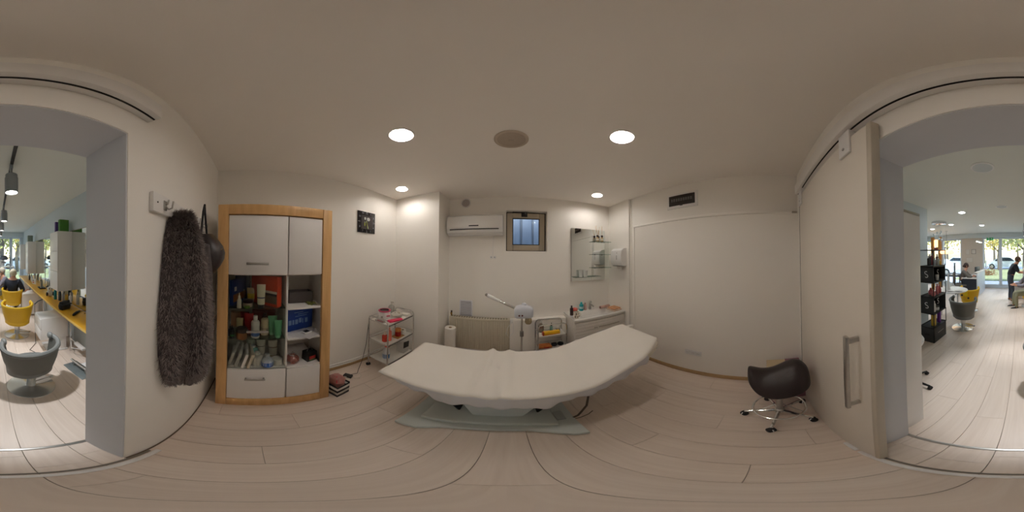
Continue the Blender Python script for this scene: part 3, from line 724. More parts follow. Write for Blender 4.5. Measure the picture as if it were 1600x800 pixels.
G().tube([(.05, 0, .015), (.09, .0, .006), (.13, .03, .005), (.12, .1, .005), (.06, .15, .005)], .004, 6).o('cord', pm((226,220,206)), t)

# ------------------------------------------------------------------ coat rack, coat and bags
cr = thing('coat_rack', 'white wall mounted coat rack board with metal hooks', 'coat rack', (0, FW+.001, 1.865))
G().box((-1.25, 0, -.042), (-.515, .02, .042), .003).o('board', WHITE, cr)
for hx in (-.60, -.78, -.96, -1.13):
    h_ = G().box((hx-.012, .02, -.025), (hx+.012, .026, .02), .003).o('hook_plate', STEEL, cr)
    G().tube([(hx, .022, -.005), (hx, .04, -.022), (hx, .056, -.018), (hx, .062, .012)], .004, 6).o('hook', STEEL, h_)
    G().tube([(hx, .022, .0), (hx, .036, .004), (hx, .04, .022)], .004, 6).o('hook', STEEL, h_)
for hx in (-.545, -1.22): G().lathe([(.001, 0), (.004, 0), (.004, .002)], 8, M=Mx((hx, .02, 0), rx=-PI/2)).o('screw', mat('screw_dark', (70,66,60), .5, .5), cr)
ct = thing('fur_coat', 'long shaggy grey fur coat hanging from the coat rack', 'coat', (-.755, FW, .90))
# rings: z, x centre, half width, depth
CO = [(0, 0.03, 0.0558, 0.09), (0.03, 0.025, 0.093, 0.13), (0.1, 0.01, 0.1256, 0.155), (0.25, 0, 0.1628, 0.175), (0.45, 0.0, 0.1674, 0.175), (0.6, 0.0, 0.1535, 0.16), (0.74, 0.01, 0.1256, 0.14), (0.84, 0.025, 0.093, 0.12), (0.9, 0.035, 0.0651, 0.1), (0.935, 0.04, 0.0418, 0.085), (0.95, 0.04, 0.0186, 0.07)]
def coat_pt(a, z, xc, hw, dp, q=0):
    c, s_ = math.cos(a), math.sin(a)
    fold = 1+.13*math.sin(5*a+1.2+z*1.2)+.06*math.sin(9*a-z*4)
    return (xc+hw*c*fold, .006+max(0, s_)**.75*dp*fold, z)
def coat_rings():
    rs = []
    for z, xc, hw, dp in CO:
        zz = z
        rs.append([coat_pt(PI*j/28, zz+(.05*math.sin(3*PI*j/28+.5) if z == 0 else 0), xc, hw, dp) for j in range(29)])
    return rs
cg = G(); rs = coat_rings(); cg.ring(rs, False, False)
body_ = cg.o('body', FURM, ct, sub=1)
G().ring([[(p[0], min(p[1], .02), p[2]) for p in (r_[0], r_[14], r_[28])] for r_ in rs], False, False).o('lining', mat('coat_lining', (40,36,38), .8), ct)
fg_ = G(); q = random.Random(2)
def fur_at(u, v):
    i = min(int(v*(len(CO)-1)), len(CO)-2); f = v*(len(CO)-1)-i
    a, b_ = CO[i], CO[i+1]; w = [lerp(m_, n_, f) for m_, n_ in zip(a, b_)]
    return Vector(coat_pt(PI*u, *w))
for k in range(20000):
    u, v = q.random(), q.random()**.85
    p = fur_at(u, v); e = .01
    nx = (fur_at(min(u+e, 1), v)-fur_at(max(u-e, 0), v)); nz = (fur_at(u, min(v+e, 1))-fur_at(u, max(v-e, 0)))
    n_ = nz.cross(nx)
    if n_.length < 1e-9: continue
    n_.normalize()
    if n_.y < 0 and abs(n_.y) > abs(n_.x): n_ = -n_
    if n_.dot(p-Vector((.0, -.02, p.z))) < 0: n_ = -n_
    d_ = (n_*.7+Vector((q.uniform(-.5,.5), q.uniform(-.2,.4), q.uniform(-1.0,-.1)))).normalized()*q.uniform(.014,.034)
    s_ = d_.cross(Vector((q.uniform(-1,1), q.uniform(-1,1), q.uniform(-1,1)))).normalized()*.0016
    p = p-n_*.002
    fg_.quad(p-s_, p+s_, p+d_+s_*.2, p+d_-s_*.2)
fo = fg_.o('fur_pile', FURT, ct); fo['kind'] = 'stuff'
# sleeve
G().tube([(-.10, .10, .80), (-.15, .10, .62), (-.165, .09, .40), (-.15, .08, .18), (-.14, .075, .12)], [.05,.06,.062,.055,.045], 14).o('sleeve', FURM, ct)
# handbags behind
def handbag(name, label, x, z, w, h, d_, tilt):
    t = thing(name, label, 'bag', (x, FW+.02, z)); t.rotation_euler = (0, tilt, 0)
    rs_ = []
    for k in range(7):
        u = k/6; ww = w*(.8+.3*math.sin(PI*min(1, u*.9+.15)))*.5*(1-.35*max(0, u-.75)*4*.5); dd = d_*(.35+.75*math.sin(PI*(u*.85+.1)))
        rs_.append([(ww*math.copysign(abs(math.cos(a))**.6, math.cos(a)), .02+dd*.5+dd*.5*math.sin(a), -h+h*u) for a in [2*PI*j/16 for j in range(16)]])
    b_ = G().ring(rs_).o('body', LEATH, t)
    G().tube([(-w*.42, .02+d_*.55, -h*.55), (-w*.2, .02+d_, -h*.38), (w*.2, .02+d_, -h*.38), (w*.42, .02+d_*.55, -h*.55)], .004, 6).o('zip', BRASS, b_)
    G().tube([(-w*.3, .035, -.02), (-.02, .04, .15), (0, .045, .20), (.02, .04, .15), (w*.3, .035, -.02)], .008, 8).o('strap', BLACK, t)
    return t
handbag('handbag', 'dark brown leather handbag hanging beside the fur coat', -1.06, 1.79, .24, .27, .14, .12)
handbag('shoulder_bag', 'black bag hanging low behind the fur coat', -1.02, 1.32, .22, .24, .10, -.05)
tag(G().tube([(-.70, FW+.03, .955), (-.66, FW+.045, .90), (-.62, FW+.02, .885)], .004, 6).o('coat_hook_wire', STEEL), 'small metal hook on the wall below the fur coat', 'hook')

# ------------------------------------------------------------------ treatment bed
bd = thing('treatment_bed', 'white electric treatment bed on a pale grey moulded base', 'bed', (0, 1.26, 0))
BX0, BX1 = -.88, 1.30
def bz(x): return interp(x, [(-.9,.595),(-.8,.605),(.38,.608),(.52,.622),(.7,.675),(.85,.705),(1.0,.73),(1.34,.765)])
HW = .345
rs_ = []
for k in range(33):
    x_ = lerp(BX0+.015, BX1-.02, k/32); z_ = bz(x_)-.006
    w_ = HW*(1 if x_ < 1.0 else 1-.25*((x_-1.0)/.3)**2)*(1 if x_ > -.82 else .97)
    rs_.append([(x_, -w_+.02, z_-.075), (x_, -w_, z_-.06), (x_, -w_, z_-.015), (x_, -w_+.02, z_), (x_, w_-.02, z_), (x_, w_, z_-.015), (x_, w_, z_-.06), (x_, w_-.02, z_-.075)])
G().ring(rs_).o('mattress', mat('cream_vinyl', (222,214,200), .5), bd)
G().ring([[(r_[0][0], y, r_[0][2]-dz) for y, dz in ((-.26,0),(.26,0),(.26,.03),(-.26,.03))] for r_ in rs_]).o('support_frame', mat('bed_frame_grey', (150,150,148), .5), bd)
# base plate with concave front and back
def base_poly(s=1., inset=0., dx=0.):
    pts = [(-.645,-.46),(-.5,-.455),(-.36,-.375),(-.2,-.35),(0,-.345),(.12,-.35),(.24,-.40),(.34,-.465),(.43,-.48)]
    pts = [(x_*s+dx, y_*(s-inset)) for x_, y_ in pts]
    return pts+[(x_, -y_) for x_, y_ in reversed(pts)]
G().prism(base_poly(), .006, .052, .012).o('base_plate', GREYP, bd)
up = [(-.53,-.335),(-.38,-.325),(-.2,-.30),(0,-.295),(.16,-.305),(.30,-.345)]
up = up+[(x_, -y_) for x_, y_ in reversed(up)]
G().prism(up, .052, .105, .014).o('base_cover', GREYP, bd)
for x_, y_ in ((-.6,-.42),(-.6,.42),(.39,-.44),(.39,.44)): G().lathe([(.001,0),(.02,0),(.02,.01)], 10, (x_, y_, 0)).o('foot', BLACKR, bd)
G().ring([[(-.22,-.2,.105),(.10,-.2,.105),(.10,.2,.105),(-.22,.2,.105)], [(-.30,-.24,.40),(.22,-.24,.40),(.22,.24,.40),(-.30,.24,.40)], [(-.30,-.24,.53),(.22,-.24,.53),(.22,.24,.53),(-.30,.24,.53)]]).o('column_cover', mat('pale_blue_grey', (196,204,206), .4), bd, ang=20)
for x_, s_ in ((-.34, -1), (.22, 1)): G().box((-.008, -.16, -.03), (.008, .10, .36), .004, 2, Mx((x_, 0, .13), ry=s_*.55)).o('scissor_arm', BLACK, bd)
G().box((.30,-.30,.105),(.36,-.18,.12),.004).o('caster_well', mat('base_grey_dark', (172,178,176), .5), bd)
G().tube([(.52,-.2,.56),(.56,-.22,.4),(.53,-.24,.2),(.46,-.25,.06),(.40,-.26,.035)], .009, 8).o('power_hose', mat('hose_brown', (96,84,72), .5), bd)
G().tube([(.40,-.26,.012),(.48,-.25,.006),(.55,-.23,.006),(.6,-.2,.006)], .005, 6).o('mains_cord', mat('cord_grey', (120,108,92), .6), bd)
hs = G().tube([(1.27,.1,.70),(1.33,.12,.60),(1.34,.12,.55)], .008, 6).o('hand_control_cable', BLACK, bd)
G().box((1.31,.09,.44),(1.355,.14,.56),.008).o('hand_control', BLACK, bd)
# disposable sheet
q = random.Random(4)
def sheet_pt(u, v):
    x_ = lerp(BX0-.01, BX1+.03, u)
    z_ = bz(x_)
    near = -.372; far = .372
    # corner of the head end on the near side is drawn in
    if x_ > .95: near += .14*((x_-.95)/.38)**1.4
    if x_ > 1.2: far -= .03*((x_-1.2)/.13)**2
    fold = (.016+.022*v)*math.exp(-((x_+.20-.05*v)/.035)**2)+(.012+.018*v)*math.exp(-((x_+.02-.04*v)/.04)**2)+.014*math.exp(-((x_+.10-.12*(v-.5))/.02)**2)*(1-v)+.012*math.exp(-((x_+.06+.1*(v-.3))/.016)**2)
    wr_ = .0018*math.sin(x_*17+v*5)+.0018*math.sin(x_*9-v*11)
    return x_, z_, near, far, fold, wr_
def sheet_fn(u, v):
    x_, z_, near, far, fold, wr_ = sheet_pt(u, v)
    y_ = lerp(near, far, v)
    e = min(v, 1-v)
    drop = .012*max(0, 1-e/.05)**2
    ex = .02*(1 if x_ > 1.3 else 0)
    return (x_, y_, z_+.002+fold*(1 if x_ < .4 else .5)+wr_-drop)
sh = G().grid(sheet_fn, 96, 30).o('disposable_sheet', SHEET, None, (0, 1.26, 0), solid=.0016)
def near_hem(u, v):
    x_, z_, near, far, fold, wr_ = sheet_pt(u, 0)
    dep = interp(x_, [(-.9,.012),(-.7,.035),(-.5,.075),(-.3,.105),(0,.108),(.2,.11),(.33,.10),(.42,.07),(.6,.075),(.9,.075),(1.15,.07),(1.34,.05)])
    dep *= 1.42*(1+.07*math.sin(x_*13)+.05*math.sin(x_*31+1))
    return (x_, near+.010-.012*v*math.sin(v*3)+.012*v*math.sin(x_*22)+.008*v*math.sin(x_*47)+.02*v, z_-.016-dep*v+fold*(1-v))
def far_hem(u, v):
    x_, z_, near, far, fold, wr_ = sheet_pt(u, 1)
    return (x_, far+.004+.006*v*math.sin(x_*20)-.01*v, z_-.010-.10*v+fold*(1-v))
tag(sh, 'white disposable paper sheet spread over the treatment bed', 'sheet')
G().grid(near_hem, 110, 6).o('hanging_edge', HEMM, sh, solid=.0016)
G().grid(far_hem, 80, 4).o('hanging_edge', HEMM, sh, solid=.0016)

# ------------------------------------------------------------------ trolleys
def trolley(name, label, pos, w, d_, zs, top, loop_axis='x'):
    t = thing(name, label, 'trolley', pos)
    hx, hy = w/2, d_/2
    TR = mat('tray_white', (224,220,212), .35)
    for z in zs:
        tray = G().box((-hx+.008, -hy+.008, z-.012), (hx-.008, hy-.008, z), .003).o('tray', TR, t)
        G().tube([(-hx+.006,-hy+.006,z+.004),(hx-.006,-hy+.006,z+.004),(hx-.006,hy-.006,z+.004),(-hx+.006,hy-.006,z+.004)], .004, 6, loop=True).o('tray_edge', CHROME, tray)
        if z != zs[0]: G().tube([(-hx+.006,-hy+.006,z+.05),(-hx+.006,hy-.006,z+.05),(hx-.006,hy-.006,z+.05)], .003, 6).o('guard_rail', CHROME, tray)
        G().box((hx-.0065, -hy+.01, z-.016), (hx-.004, hy-.01, z-.006)).o('dark_seam', DARKGAP, tray)
    for sy in (-1, 1):          # each end frame: two legs joined by an arched handle
        pts = [(-hx, sy*hy, .07), (-hx, sy*hy, top-.05), (-hx+.015, sy*hy, top-.015), (-hx+.05, sy*hy, top), (hx-.05, sy*hy, top), (hx-.015, sy*hy, top-.015), (hx, sy*hy, top-.05), (hx, sy*hy, .07)]
        G().tube(pts, .0095, 8).o('end_frame', CHROME, t)
    for sx in (-1, 1):
        for sy in (-1, 1):
            c_ = G().lathe([(.001,.028),(.02,.026),(.024,.018),(.024,-.018),(.02,-.026),(.001,-.028)], 14, M=Mx((sx*hx, sy*hy, .028), rx=PI/2, rz=.4*sx)).o('caster', BLACKR, t)
            G().cyl((sx*hx, sy*hy, .045), (sx*hx, sy*hy, .075), .011, n=8).o('caster_stem', CHROME, c_)
    return t
trolley('beauty_trolley', 'chrome three tier trolley with white trays in the left corner', (-1.42, 1.665, 0), .33, .53, (.18,.50,.80), .865)
cur = (-1.42, 1.665)
wx = thing('wax_heater', 'white round wax heater with pink rim on the corner trolley', 'wax heater', (-1.50, 1.60, .80))
G().lathe([(.001,0),(.075,0),(.08,.01),(.08,.085),(.076,.095),(.07,.1)], 24).o('body', WHITEP, wx)
PINK = mat('magenta_plastic', (176,36,82), .35)
G().lathe([(.07,.1),(.083,.102),(.085,.112),(.075,.118),(.062,.114)], 24, cap=False).o('rim', PINK, wx)
G().lathe([(.066,.113),(.06,.104),(.001,.103)], 24, cap=False).o('wax_pot', mat('dark_wax', (44,10,20), .2), wx)
G().box((.078,.0,.04),(.083,.05,.055),.002,1,Mx(rz=-.5)).o('logo_mark', PINK, wx)
G().lathe([(.001,0),(.012,0),(.01,.01),(.001,.011)], 12, M=Mx((.03,-.077,.035), rx=PI/2)).o('dial', ALU, wx)
PK = mat('pink_sachet', (226,40,90), .4, var=.15)
t = thing('wax_strip_pack', 'bright pink packet lying on the front of the corner trolley', 'packet', (-1.31, 1.585, .80), 1.25)
G().box((-.09,-.035,0),(.09,.035,.026),.01,3).o('packet', PK, t); G().box((-.04,-.0355,.008),(.02,-.0345,.02)).o('print_panel', pm((180,14,40)), t)
G().sph((.095,0,.014),(.018,.036,.013),10,6).o('end_fold', PK, t)
t = crumple('tissue_pile', 'crumpled white tissues on the corner trolley top tray', 'tissues', (-1.40, 1.74, .80), (.085,.06,.035), pm((222,216,204)), 8)
G().sph((.03,.0,.06),(.03,.02,.03),8,6).o('fold', pm((214,206,188)), t); G().box((-.02,-.03,.055),(-.008,-.018,.066),.002).o('dark_clip', BLACK, t)
bottle('pump_dispenser', 'clear pump bottle at the back of the corner trolley', (-1.545, 1.79, .80), .045, .19, glassmat('bottle_clear', (224,222,216), .1, .05, .35), (206,200,190), 'pump')
t = thing('metal_tray', 'shallow clear tray with tools on the corner trolley', 'tray', (-1.43, 1.47, .80))
G().box((-.07,-.045,0),(.07,.045,.004),.001).o('base', glassmat('tray_clear', (214,206,200), .1, .05, .5), t)
G().tube([(-.07,-.045,.014),(.07,-.045,.014),(.07,.045,.014),(-.07,.045,.014)], .003, 6, loop=True).o('rim', ALU, t)
for k in range(3): G().cyl((-.05,-.02+k*.018,.008),(.05,-.025+k*.02,.008),.003,n=6).o('tool', pm(((190,60,90),(200,190,180),(150,140,130))[k]), t)
t = thing('cotton_tray', 'white cotton pads stacked at the far end of the corner trolley', 'cotton pads', (-1.35, 1.86, .80))
for k in range(3): G().box((-.06,-.045,k*.01),(.06,.045,k*.01+.009),.004,2,Mx(rz=.1*k)).o('pad', pm((226,222,212)), t)
OR = mat('red_orange_liquid', (206,60,40), .25, var=.08)
bottle('oil_bottle', 'red oil bottle with pointed white cap, nearest on the trolley middle tray', (-1.385, 1.49, .50), .036, .16, OR, (220,196,180), 'dropper')
bottle('oil_bottle', 'tall orange pink bottle behind the red oil bottle', (-1.36, 1.545, .50), .03, .20, mat('coral_plastic', (226,120,100), .4), (226,150,130))
bottle('wax_jar', 'red wax jar with yellow lid on a wooden coaster', (-1.36, 1.72, .508), .04, .12, mat('red_wax', (170,26,14), .25), (206,130,60), 'jar')
t = thing('wood_coaster', 'thin wooden board under the red wax jar', 'coaster', (-1.36, 1.715, .50)); G().box((-.06,-.075,0),(.06,.075,.006),.002).o('board', mat('coaster_wood', (176,130,70), .6), t)
G().box((-.06,.07,.001),(.06,.076,.007),.001).o('edge', mat('coaster_edge', (140,96,50), .6), t)
t = thing('paper_roll', 'small roll of white paper tape on the trolley middle tray', 'roll', (-1.37, 1.84, .50))
G().lathe([(.022,0),(.05,0),(.05,.06),(.022,.06),(.022,0)], 22, cap=False).o('paper', pm((226,222,214)), t); G().lathe([(.022,.001),(.0205,.001),(.0205,.059),(.022,.059)], 18, cap=False).o('core', pm((150,130,100)), t)
bottle('spray_bottle', 'white spray bottle with blue label on the trolley bottom tray', (-1.39, 1.525, .18), .048, .26, (226,226,226), (224,60,50), 'spray', ((30,110,170), .08, .36))
t = thing('glove_box', 'white carton with black flap on the trolley bottom tray', 'box', (-1.36, 1.83, .18)); G().box((-.06,-.06,0),(.06,.06,.2),.003).o('carton', pm((214,210,204)), t); G().ring([[(.061,-.066,.10),(.061,.05,.085),(.062,.062,.185),(.061,-.058,.21)], [(.064,-.066,.10),(.064,.05,.085),(.065,.062,.185),(.064,-.058,.21)]]).o('black_flap', BLACK, t)
tag(G().tube([(-1.59,1.40,.78),(-1.60,1.37,.4),(-1.62,1.33,.12),(-1.56,1.22,.006),(-1.50,1.16,.006),(-1.51,1.08,.01)], .0035, 6).o('trailing_cable', BLACK), 'thin black cord running down from the corner trolley to the adapter', 'cable')

trolley('beauty_trolley', 'small chrome trolley with white trays between steamer and basin', (.60, 2.235, 0), .40, .235, (.12,.30,.52), .71)
t = thing('foil_roll_box', 'long yellow and orange foil box on the small trolley', 'box', (.59, 2.185, .52), .10)
G().box((-.125,-.028,0),(.125,.028,.052),.003).o('carton', mat('yellow_carton', (240,186,20), .4, var=.08), t); G().box((-.126,-.0285,.0),(-.105,.0285,.0525),.002).o('end_print', pm((190,70,30)), t); G().box((-.1,-.0287,.006),(.12,-.0278,.014)).o('stripe', pm((206,90,24)), t)
bottle('dropper_bottle', 'clear dropper bottle with teal base and black bulb', (.62, 2.28, .52), .022, .15, mat('teal_liquid', (150,190,180), .2), (26,24,26), 'dropper', ((40,150,120), .05, .25))
bottle('perfume_flask', 'clear glass flask with dark band at the back of the small trolley', (.47, 2.29, .52), .042, .19, glassmat('flask_glass', (206,192,178), .12, .05, .35), (214,210,202), 'round', ((90,50,40), .44, .54), cat='flask')
bottle('glass_jar', 'small pale glass jar on the right of the small trolley', (.72, 2.28, .52), .03, .07, glassmat('jar_glass', (206,200,190), .12, .05, .35), (206,200,192), 'jar', cat='jar')
t = thing('magazine_pack', 'red and yellow patterned packet on the lower tray', 'packet', (.50, 2.19, .30), .1); G().box((-.09,-.06,0),(.09,.06,.03),.004).o('packet', mat('patterned_packet', (190,110,50), .5, var=.8, nscale=18), t); G().box((-.03,-.061,.005),(.05,-.06,.025)).o('print_panel', pm((196,60,40)), t)
for k in (0, 1):
    t = crumple('black_pouch', ['black cloth pouch on the lower tray, left of two', 'black cloth pouch on the lower tray, right of two'][k], 'pouch', (.635+.095*k, 2.19, .30), (.045,.045,.028), BLACK, 20+k)
    G().tube([(-.02,-.02,.045),(.0,-.03,.062),(.02,-.02,.045)], .003, 6).o('drawstring', BLACK, t)

# ------------------------------------------------------------------ facial steamer
fs = thing('facial_steamer', 'white facial steamer on a stand with long arm beside the radiator', 'steamer', (.19, 2.22, 0))
STW = mat('steamer_white', (218,222,232), .3)
for k in range(5):
    a = 2*PI*k/5+.3
    lg_ = G().tube([(0,0,.06),(.2*math.cos(a),.11*math.sin(a),.045)], .012, 8).o('base_leg', WHITEP, fs)
    G().sph((.2*math.cos(a),.11*math.sin(a),.022),(.02,.02,.022),10,6).o('caster', BLACKR, lg_)
G().cyl((0,0,.05),(0,0,.84),.013).o('pole', CHROME, fs)
G().cyl((0,0,.50),(0,0,.58),.026,.026).o('clamp', mat('clamp_grey', (130,126,120), .4), fs)
rs_ = []
for x_, w_, z0_, z1_ in ((-.105,.03,.85,.93),(-.1,.055,.82,.96),(-.07,.07,.80,.985),(0,.075,.80,1.0),(.07,.075,.80,.995),(.125,.07,.80,.975),(.15,.05,.82,.95),(.155,.03,.85,.92)):
    rs_.append([(x_, w_*math.copysign(abs(math.cos(a))**.6, math.cos(a)), lerp(z0_, z1_, .5)+(z1_-z0_)/2*math.copysign(abs(math.sin(a))**.6, math.sin(a))) for a in [2*PI*j/16 for j in range(16)]])
G().ring(rs_).o('head', STW, fs)
G().lathe([(.03,.99),(.034,1.0),(.03,1.02),(.012,1.028),(.001,1.028)], 14, (.03,0,0)).o('cap', STW, fs)
for x_ in (-.04, .0): G().lathe([(.001,0),(.013,0),(.011,.008),(.001,.009)], 10, M=Mx((x_,-.074,.86), rx=PI/2)).o('button', mat('red_button', (90,20,30), .4), fs)
G().lathe([(.03,.80),(.045,.78),(.05,.73),(.035,.705),(.001,.70)], 16, (.09,0,0), cap=False).o('water_jar', glassmat('jar_amber', (206,192,160), .15, .05, .25), fs)
arm = G().tube([(-.1,-.0,.955),(-.2,-.02,1.01),(-.30,-.03,1.062)], [.02,.018,.018], 10).o('arm', CHROME, fs)
G().tube([(-.30,-.03,1.06),(-.44,-.05,1.135),(-.465,-.052,1.15)], [.02,.026,.024], 10).o('nozzle_arm', WHITEP, arm)
G().sph((-.475,-.054,1.152),(.024,.02,.02),10,6).o('nozzle', mat('nozzle_chrome', (170,168,164), .25, .8), arm)
G().lathe([(.001,0),(.006,0),(.006,.004),(.001,.005)], 8, M=Mx((-.455,-.068,1.142), rx=PI/2)).o('nozzle_hole', BLACK, arm)
G().tube([(-.13,-.07,.78),(-.19,-.08,.68),(-.21,-.08,.58),(-.17,-.08,.52),(-.12,-.08,.6),(-.12,-.07,.74)], .004, 6).o('cord', WHITEP, fs)
G().box((-.16,-.06,.74),(-.12,-.02,.79),.006).o('plug', WHITEP, fs)
# couch roll
t = thing('paper_couch_roll', 'tall standing roll of white couch paper in front of the radiator', 'paper roll', (-.80, 2.19, 0))
G().lathe([(.024,.0),(.078,0),(.08,.004),(.08,.59),(.076,.595),(.024,.592)], 30, cap=False).o('paper', SHEET, t)
G().lathe([(.024,0),(.021,0),(.021,.588),(.024,.592)], 20, cap=False).o('core', mat('cardboard', (160,128,90), .8), t)

# ------------------------------------------------------------------ vanity
va = thing('basin_cabinet', 'grey white ribbed vanity cabinet with two drawers under the basin', 'vanity', (1.317, B2-.002, 0))
VW = woodmat('vanity_ribbed', (216,210,202), (230,225,218), (3, 60, 60), .5)
vx0, vx1, vd = -.43, .445, -.445
for lo_, hi_ in (((vx0, vd+.02, .12), (vx0+.018, 0, .735)), ((vx1-.018, vd+.02, .12), (vx1, 0, .735)), ((vx0+.018, -.018, .12), (vx1-.018, 0, .735)), ((vx0+.018, vd+.02, .12), (vx1-.018, -.018, .138)), ((vx0+.018, vd+.02, .70), (vx1-.018, vd+.036, .735))): G().box(lo_, hi_, .002).o('body_panel', VW, va)
for z0_, z1_ in ((.44,.70),(.135,.43)):
    dr = G().box((vx0+.004, vd, z0_), (vx1-.004, vd+.02, z1_), .002).o('drawer', VW, va)
    for k in range(5): G().box((vx0+.006, vd-.0015, z0_+.008+k*(z1_-z0_)/5), (vx1-.006, vd+.001, z0_+.008+(k+.72)*(z1_-z0_)/5), .001).o('rib', VW, dr)
    for q in (-1, 1): G().box((-.14 if q < 0 else -.06, vd-.02, (z0_+z1_)/2+.012), (-.08 if q < 0 else .32, vd-.008, (z0_+z1_)/2+.026), .003).o('handle', ALU, dr)
for x_ in (vx0+.06, vx1-.06):
    for y_ in (vd+.06, -.05): G().cyl((x_, y_, 0), (x_, y_, .12), .018, n=10).o('leg', CHROME, va)
bs = thing('wash_basin', 'white ceramic basin top with shallow rectangular bowl', 'basin', (1.317, B2-.002, .735))
CER = mat('ceramic', (236,233,228), .12, var=.01)
nx_, ny_ = 40, 22
def basin_fn(u, v):
    x_, y_ = lerp(vx0-.005, vx1+.004, u), lerp(vd-.012, 0, v)
    bx = min(1, max(0, (.30-abs(x_-.02))/.05)); by = min(1, max(0, (.145-abs(y_+.235))/.05))
    f = bx*bx*(3-2*bx)*by*by*(3-2*by)
    return (x_, y_, .026-.085*f)
G().grid(basin_fn, nx_, ny_).o('bowl', CER, bs, ang=60)
G().box((vx0-.005, vd-.012, .0), (vx1+.004, vd-.009, .026), .001).box((vx0-.005, vd-.012, 0), (vx0-.002, 0, .026), .001).o('rim', CER, bs)
G().box((vx0+.02, -.012, .026), (vx1-.01, -.0, .036), .003).o('upstand', CER, bs)
G().lathe([(.001,0),(.014,0),(.014,.003),(.001,.004)], 12, M=Mx((.02,-.098,-.012), rx=rad(70))).o('overflow_hole', BLACK, bs)
tp = thing('basin_tap', 'chrome single lever mixer tap on the basin', 'tap', (1.335, B2-.055, .761))
G().lathe([(.001,0),(.024,0),(.02,.006),(.019,.12),(.018,.125),(.001,.125)], 16).o('body', STEEL, tp)
G().tube([(0,-.01,.085),(0,-.06,.092),(0,-.115,.08)], [.014,.013,.011], 10).o('spout', STEEL, tp)
G().box((-.012,-.03,.125),(.012,.02,.155),.004).o('lever', STEEL, tp)
bottle('hand_wash', 'teal hand wash bottle beside the tap', (1.17, B2-.055, .761), .034, .15, (30,160,170), (60,180,186), 'bottle', ((190,224,224), .25, .5), cat='bottle')
bottle('lotion_bottle', 'pale pink bottle between the teal bottle and the tap', (1.245, B2-.05, .761), .026, .13, (214,176,168), (196,150,140))
t = cup(.945, 2.13, .761, .042, .10, mat('mug_white', (222,214,200), .35), 'white mug with dark pattern at the front corner of the basin', 'mug')
for k in range(5): G().sph((.0385*math.cos(-2.4+.5*k), .0385*math.sin(-2.4+.5*k), .03+.045*(k % 2)), (.008,.008,.012), 8, 5).o('dark_motif', pm((70,60,50)), t)
G().tube([(.04,0,.08),(.065,0,.075),(.065,0,.035),(.036,0,.025)], .005, 8).o('handle', mat('mug_white', (222,214,200), .35), t)
bottle('spray_can', 'dark bottle at the back left corner of the basin', (.93, 2.27, .761), .026, .16, (60,40,40), (40,30,32), cat='bottle')
t = thing('flower_cup', 'red flower soap in a cup on the left of the basin', 'soap', (.985, 2.29, .761)); G().lathe([(.001,0),(.03,0),(.035,.05),(.001,.05)], 14).o('cup', pm((206,190,170)), t)
for k in range(7):
    a = 2*PI*k/6; rr = 0 if k == 6 else .03
    G().sph((rr*math.cos(a), rr*math.sin(a), .085), (.024,.024,.026), 8, 6).o('petal', pm(((206,70,60),(220,110,90))[k % 2]), t)
t = thing('patterned_towel', 'folded patterned towel on the right end of the basin', 'towel', (1.66, 2.19, .761), .1)
TWL = mat('patterned_cloth', (216,190,170), .8, var=.35, nscale=30)
G().box((-.085,-.10,0),(.085,.10,.028),.01,3).o('fold', TWL, t); G().box((-.08,-.09,.028),(.07,.08,.05),.01,3).o('fold', mat('patterned_cloth_red', (206,150,110), .8, var=.7, nscale=24), t)
t = thing('rolled_cloth', 'rolled pink and brown cloth behind the patterned towel', 'cloth', (1.60, 2.36, .761)); G().tube([(-.11,.0,.026),(.09,.02,.026)], .026, 12).o('roll', mat('pink_brown_cloth', (196,160,150), .8, var=.4, nscale=30), t); G().lathe([(.001,0),(.02,0)], 12, M=Mx((-.111,0,.026), ry=-PI/2), cap=False).o('roll_end', mat('cloth_dark', (90,60,54), .8), t)

# ------------------------------------------------------------------ saddle stool and box
st = thing('saddle_stool', 'dark brown leather saddle stool with chrome ring and five castered legs', 'stool', (1.14, -.085, 0))
ang0 = math.atan2(.171+.085, 1.135-1.14)
for k in range(5):
    a = ang0+2*PI*k/5; c_, s_ = math.cos(a), math.sin(a)
    lg_ = G().tube([(.025*c_,.025*s_,.095),(.16*c_,.16*s_,.082),(.245*c_,.245*s_,.07)], [.015,.013,.011], 8).o('leg', CHROME, st)
    cs_ = G().lathe([(.001,.026),(.02,.026),(.026,.02),(.028,.006),(.028,-.006),(.026,-.02),(.02,-.026),(.001,-.026)], 14, M=Mx((.245*c_,.245*s_,.028), rx=PI/2, rz=a+.8)).o('caster', BLACKR, lg_)
    G().lathe([(.0285,.004),(.0288,-.004)], 14, M=Mx((.245*c_,.245*s_,.028), rx=PI/2, rz=a+.8), cap=False).o('tread', WHITEP, cs_)
    G().box((-.016,-.02,.035),(.016,.02,.062),.006,2,Mx((.245*c_,.245*s_,0), rz=a+.8)).o('caster_hood', BLACK, lg_)
G().lathe([(.001,.07),(.035,.07),(.035,.115),(.024,.125),(.022,.30),(.016,.305),(.016,.50),(.001,.50)], 18).o('gas_column', STEEL, st)
G().tube([(.185*math.cos(2*PI*j/40), .185*math.sin(2*PI*j/40), .165) for j in range(40)], .009, 8, loop=True).o('foot_ring', CHROME, st)
for k in range(3):
    a = ang0+.4+2*PI*k/3; G().tube([(.03*math.cos(a),.03*math.sin(a),.22),(.185*math.cos(a),.185*math.sin(a),.165)], .005, 6).o('ring_spoke', CHROME, st)
G().box((-.05,-.06,.48),(.05,.06,.56),.006).o('seat_plate', BLACK, st)
G().tube([(0,.03,.49),(-.02,.12,.48),(-.03,.17,.49)], .005, 6).o('lever', BLACK, st)
rs_ = []
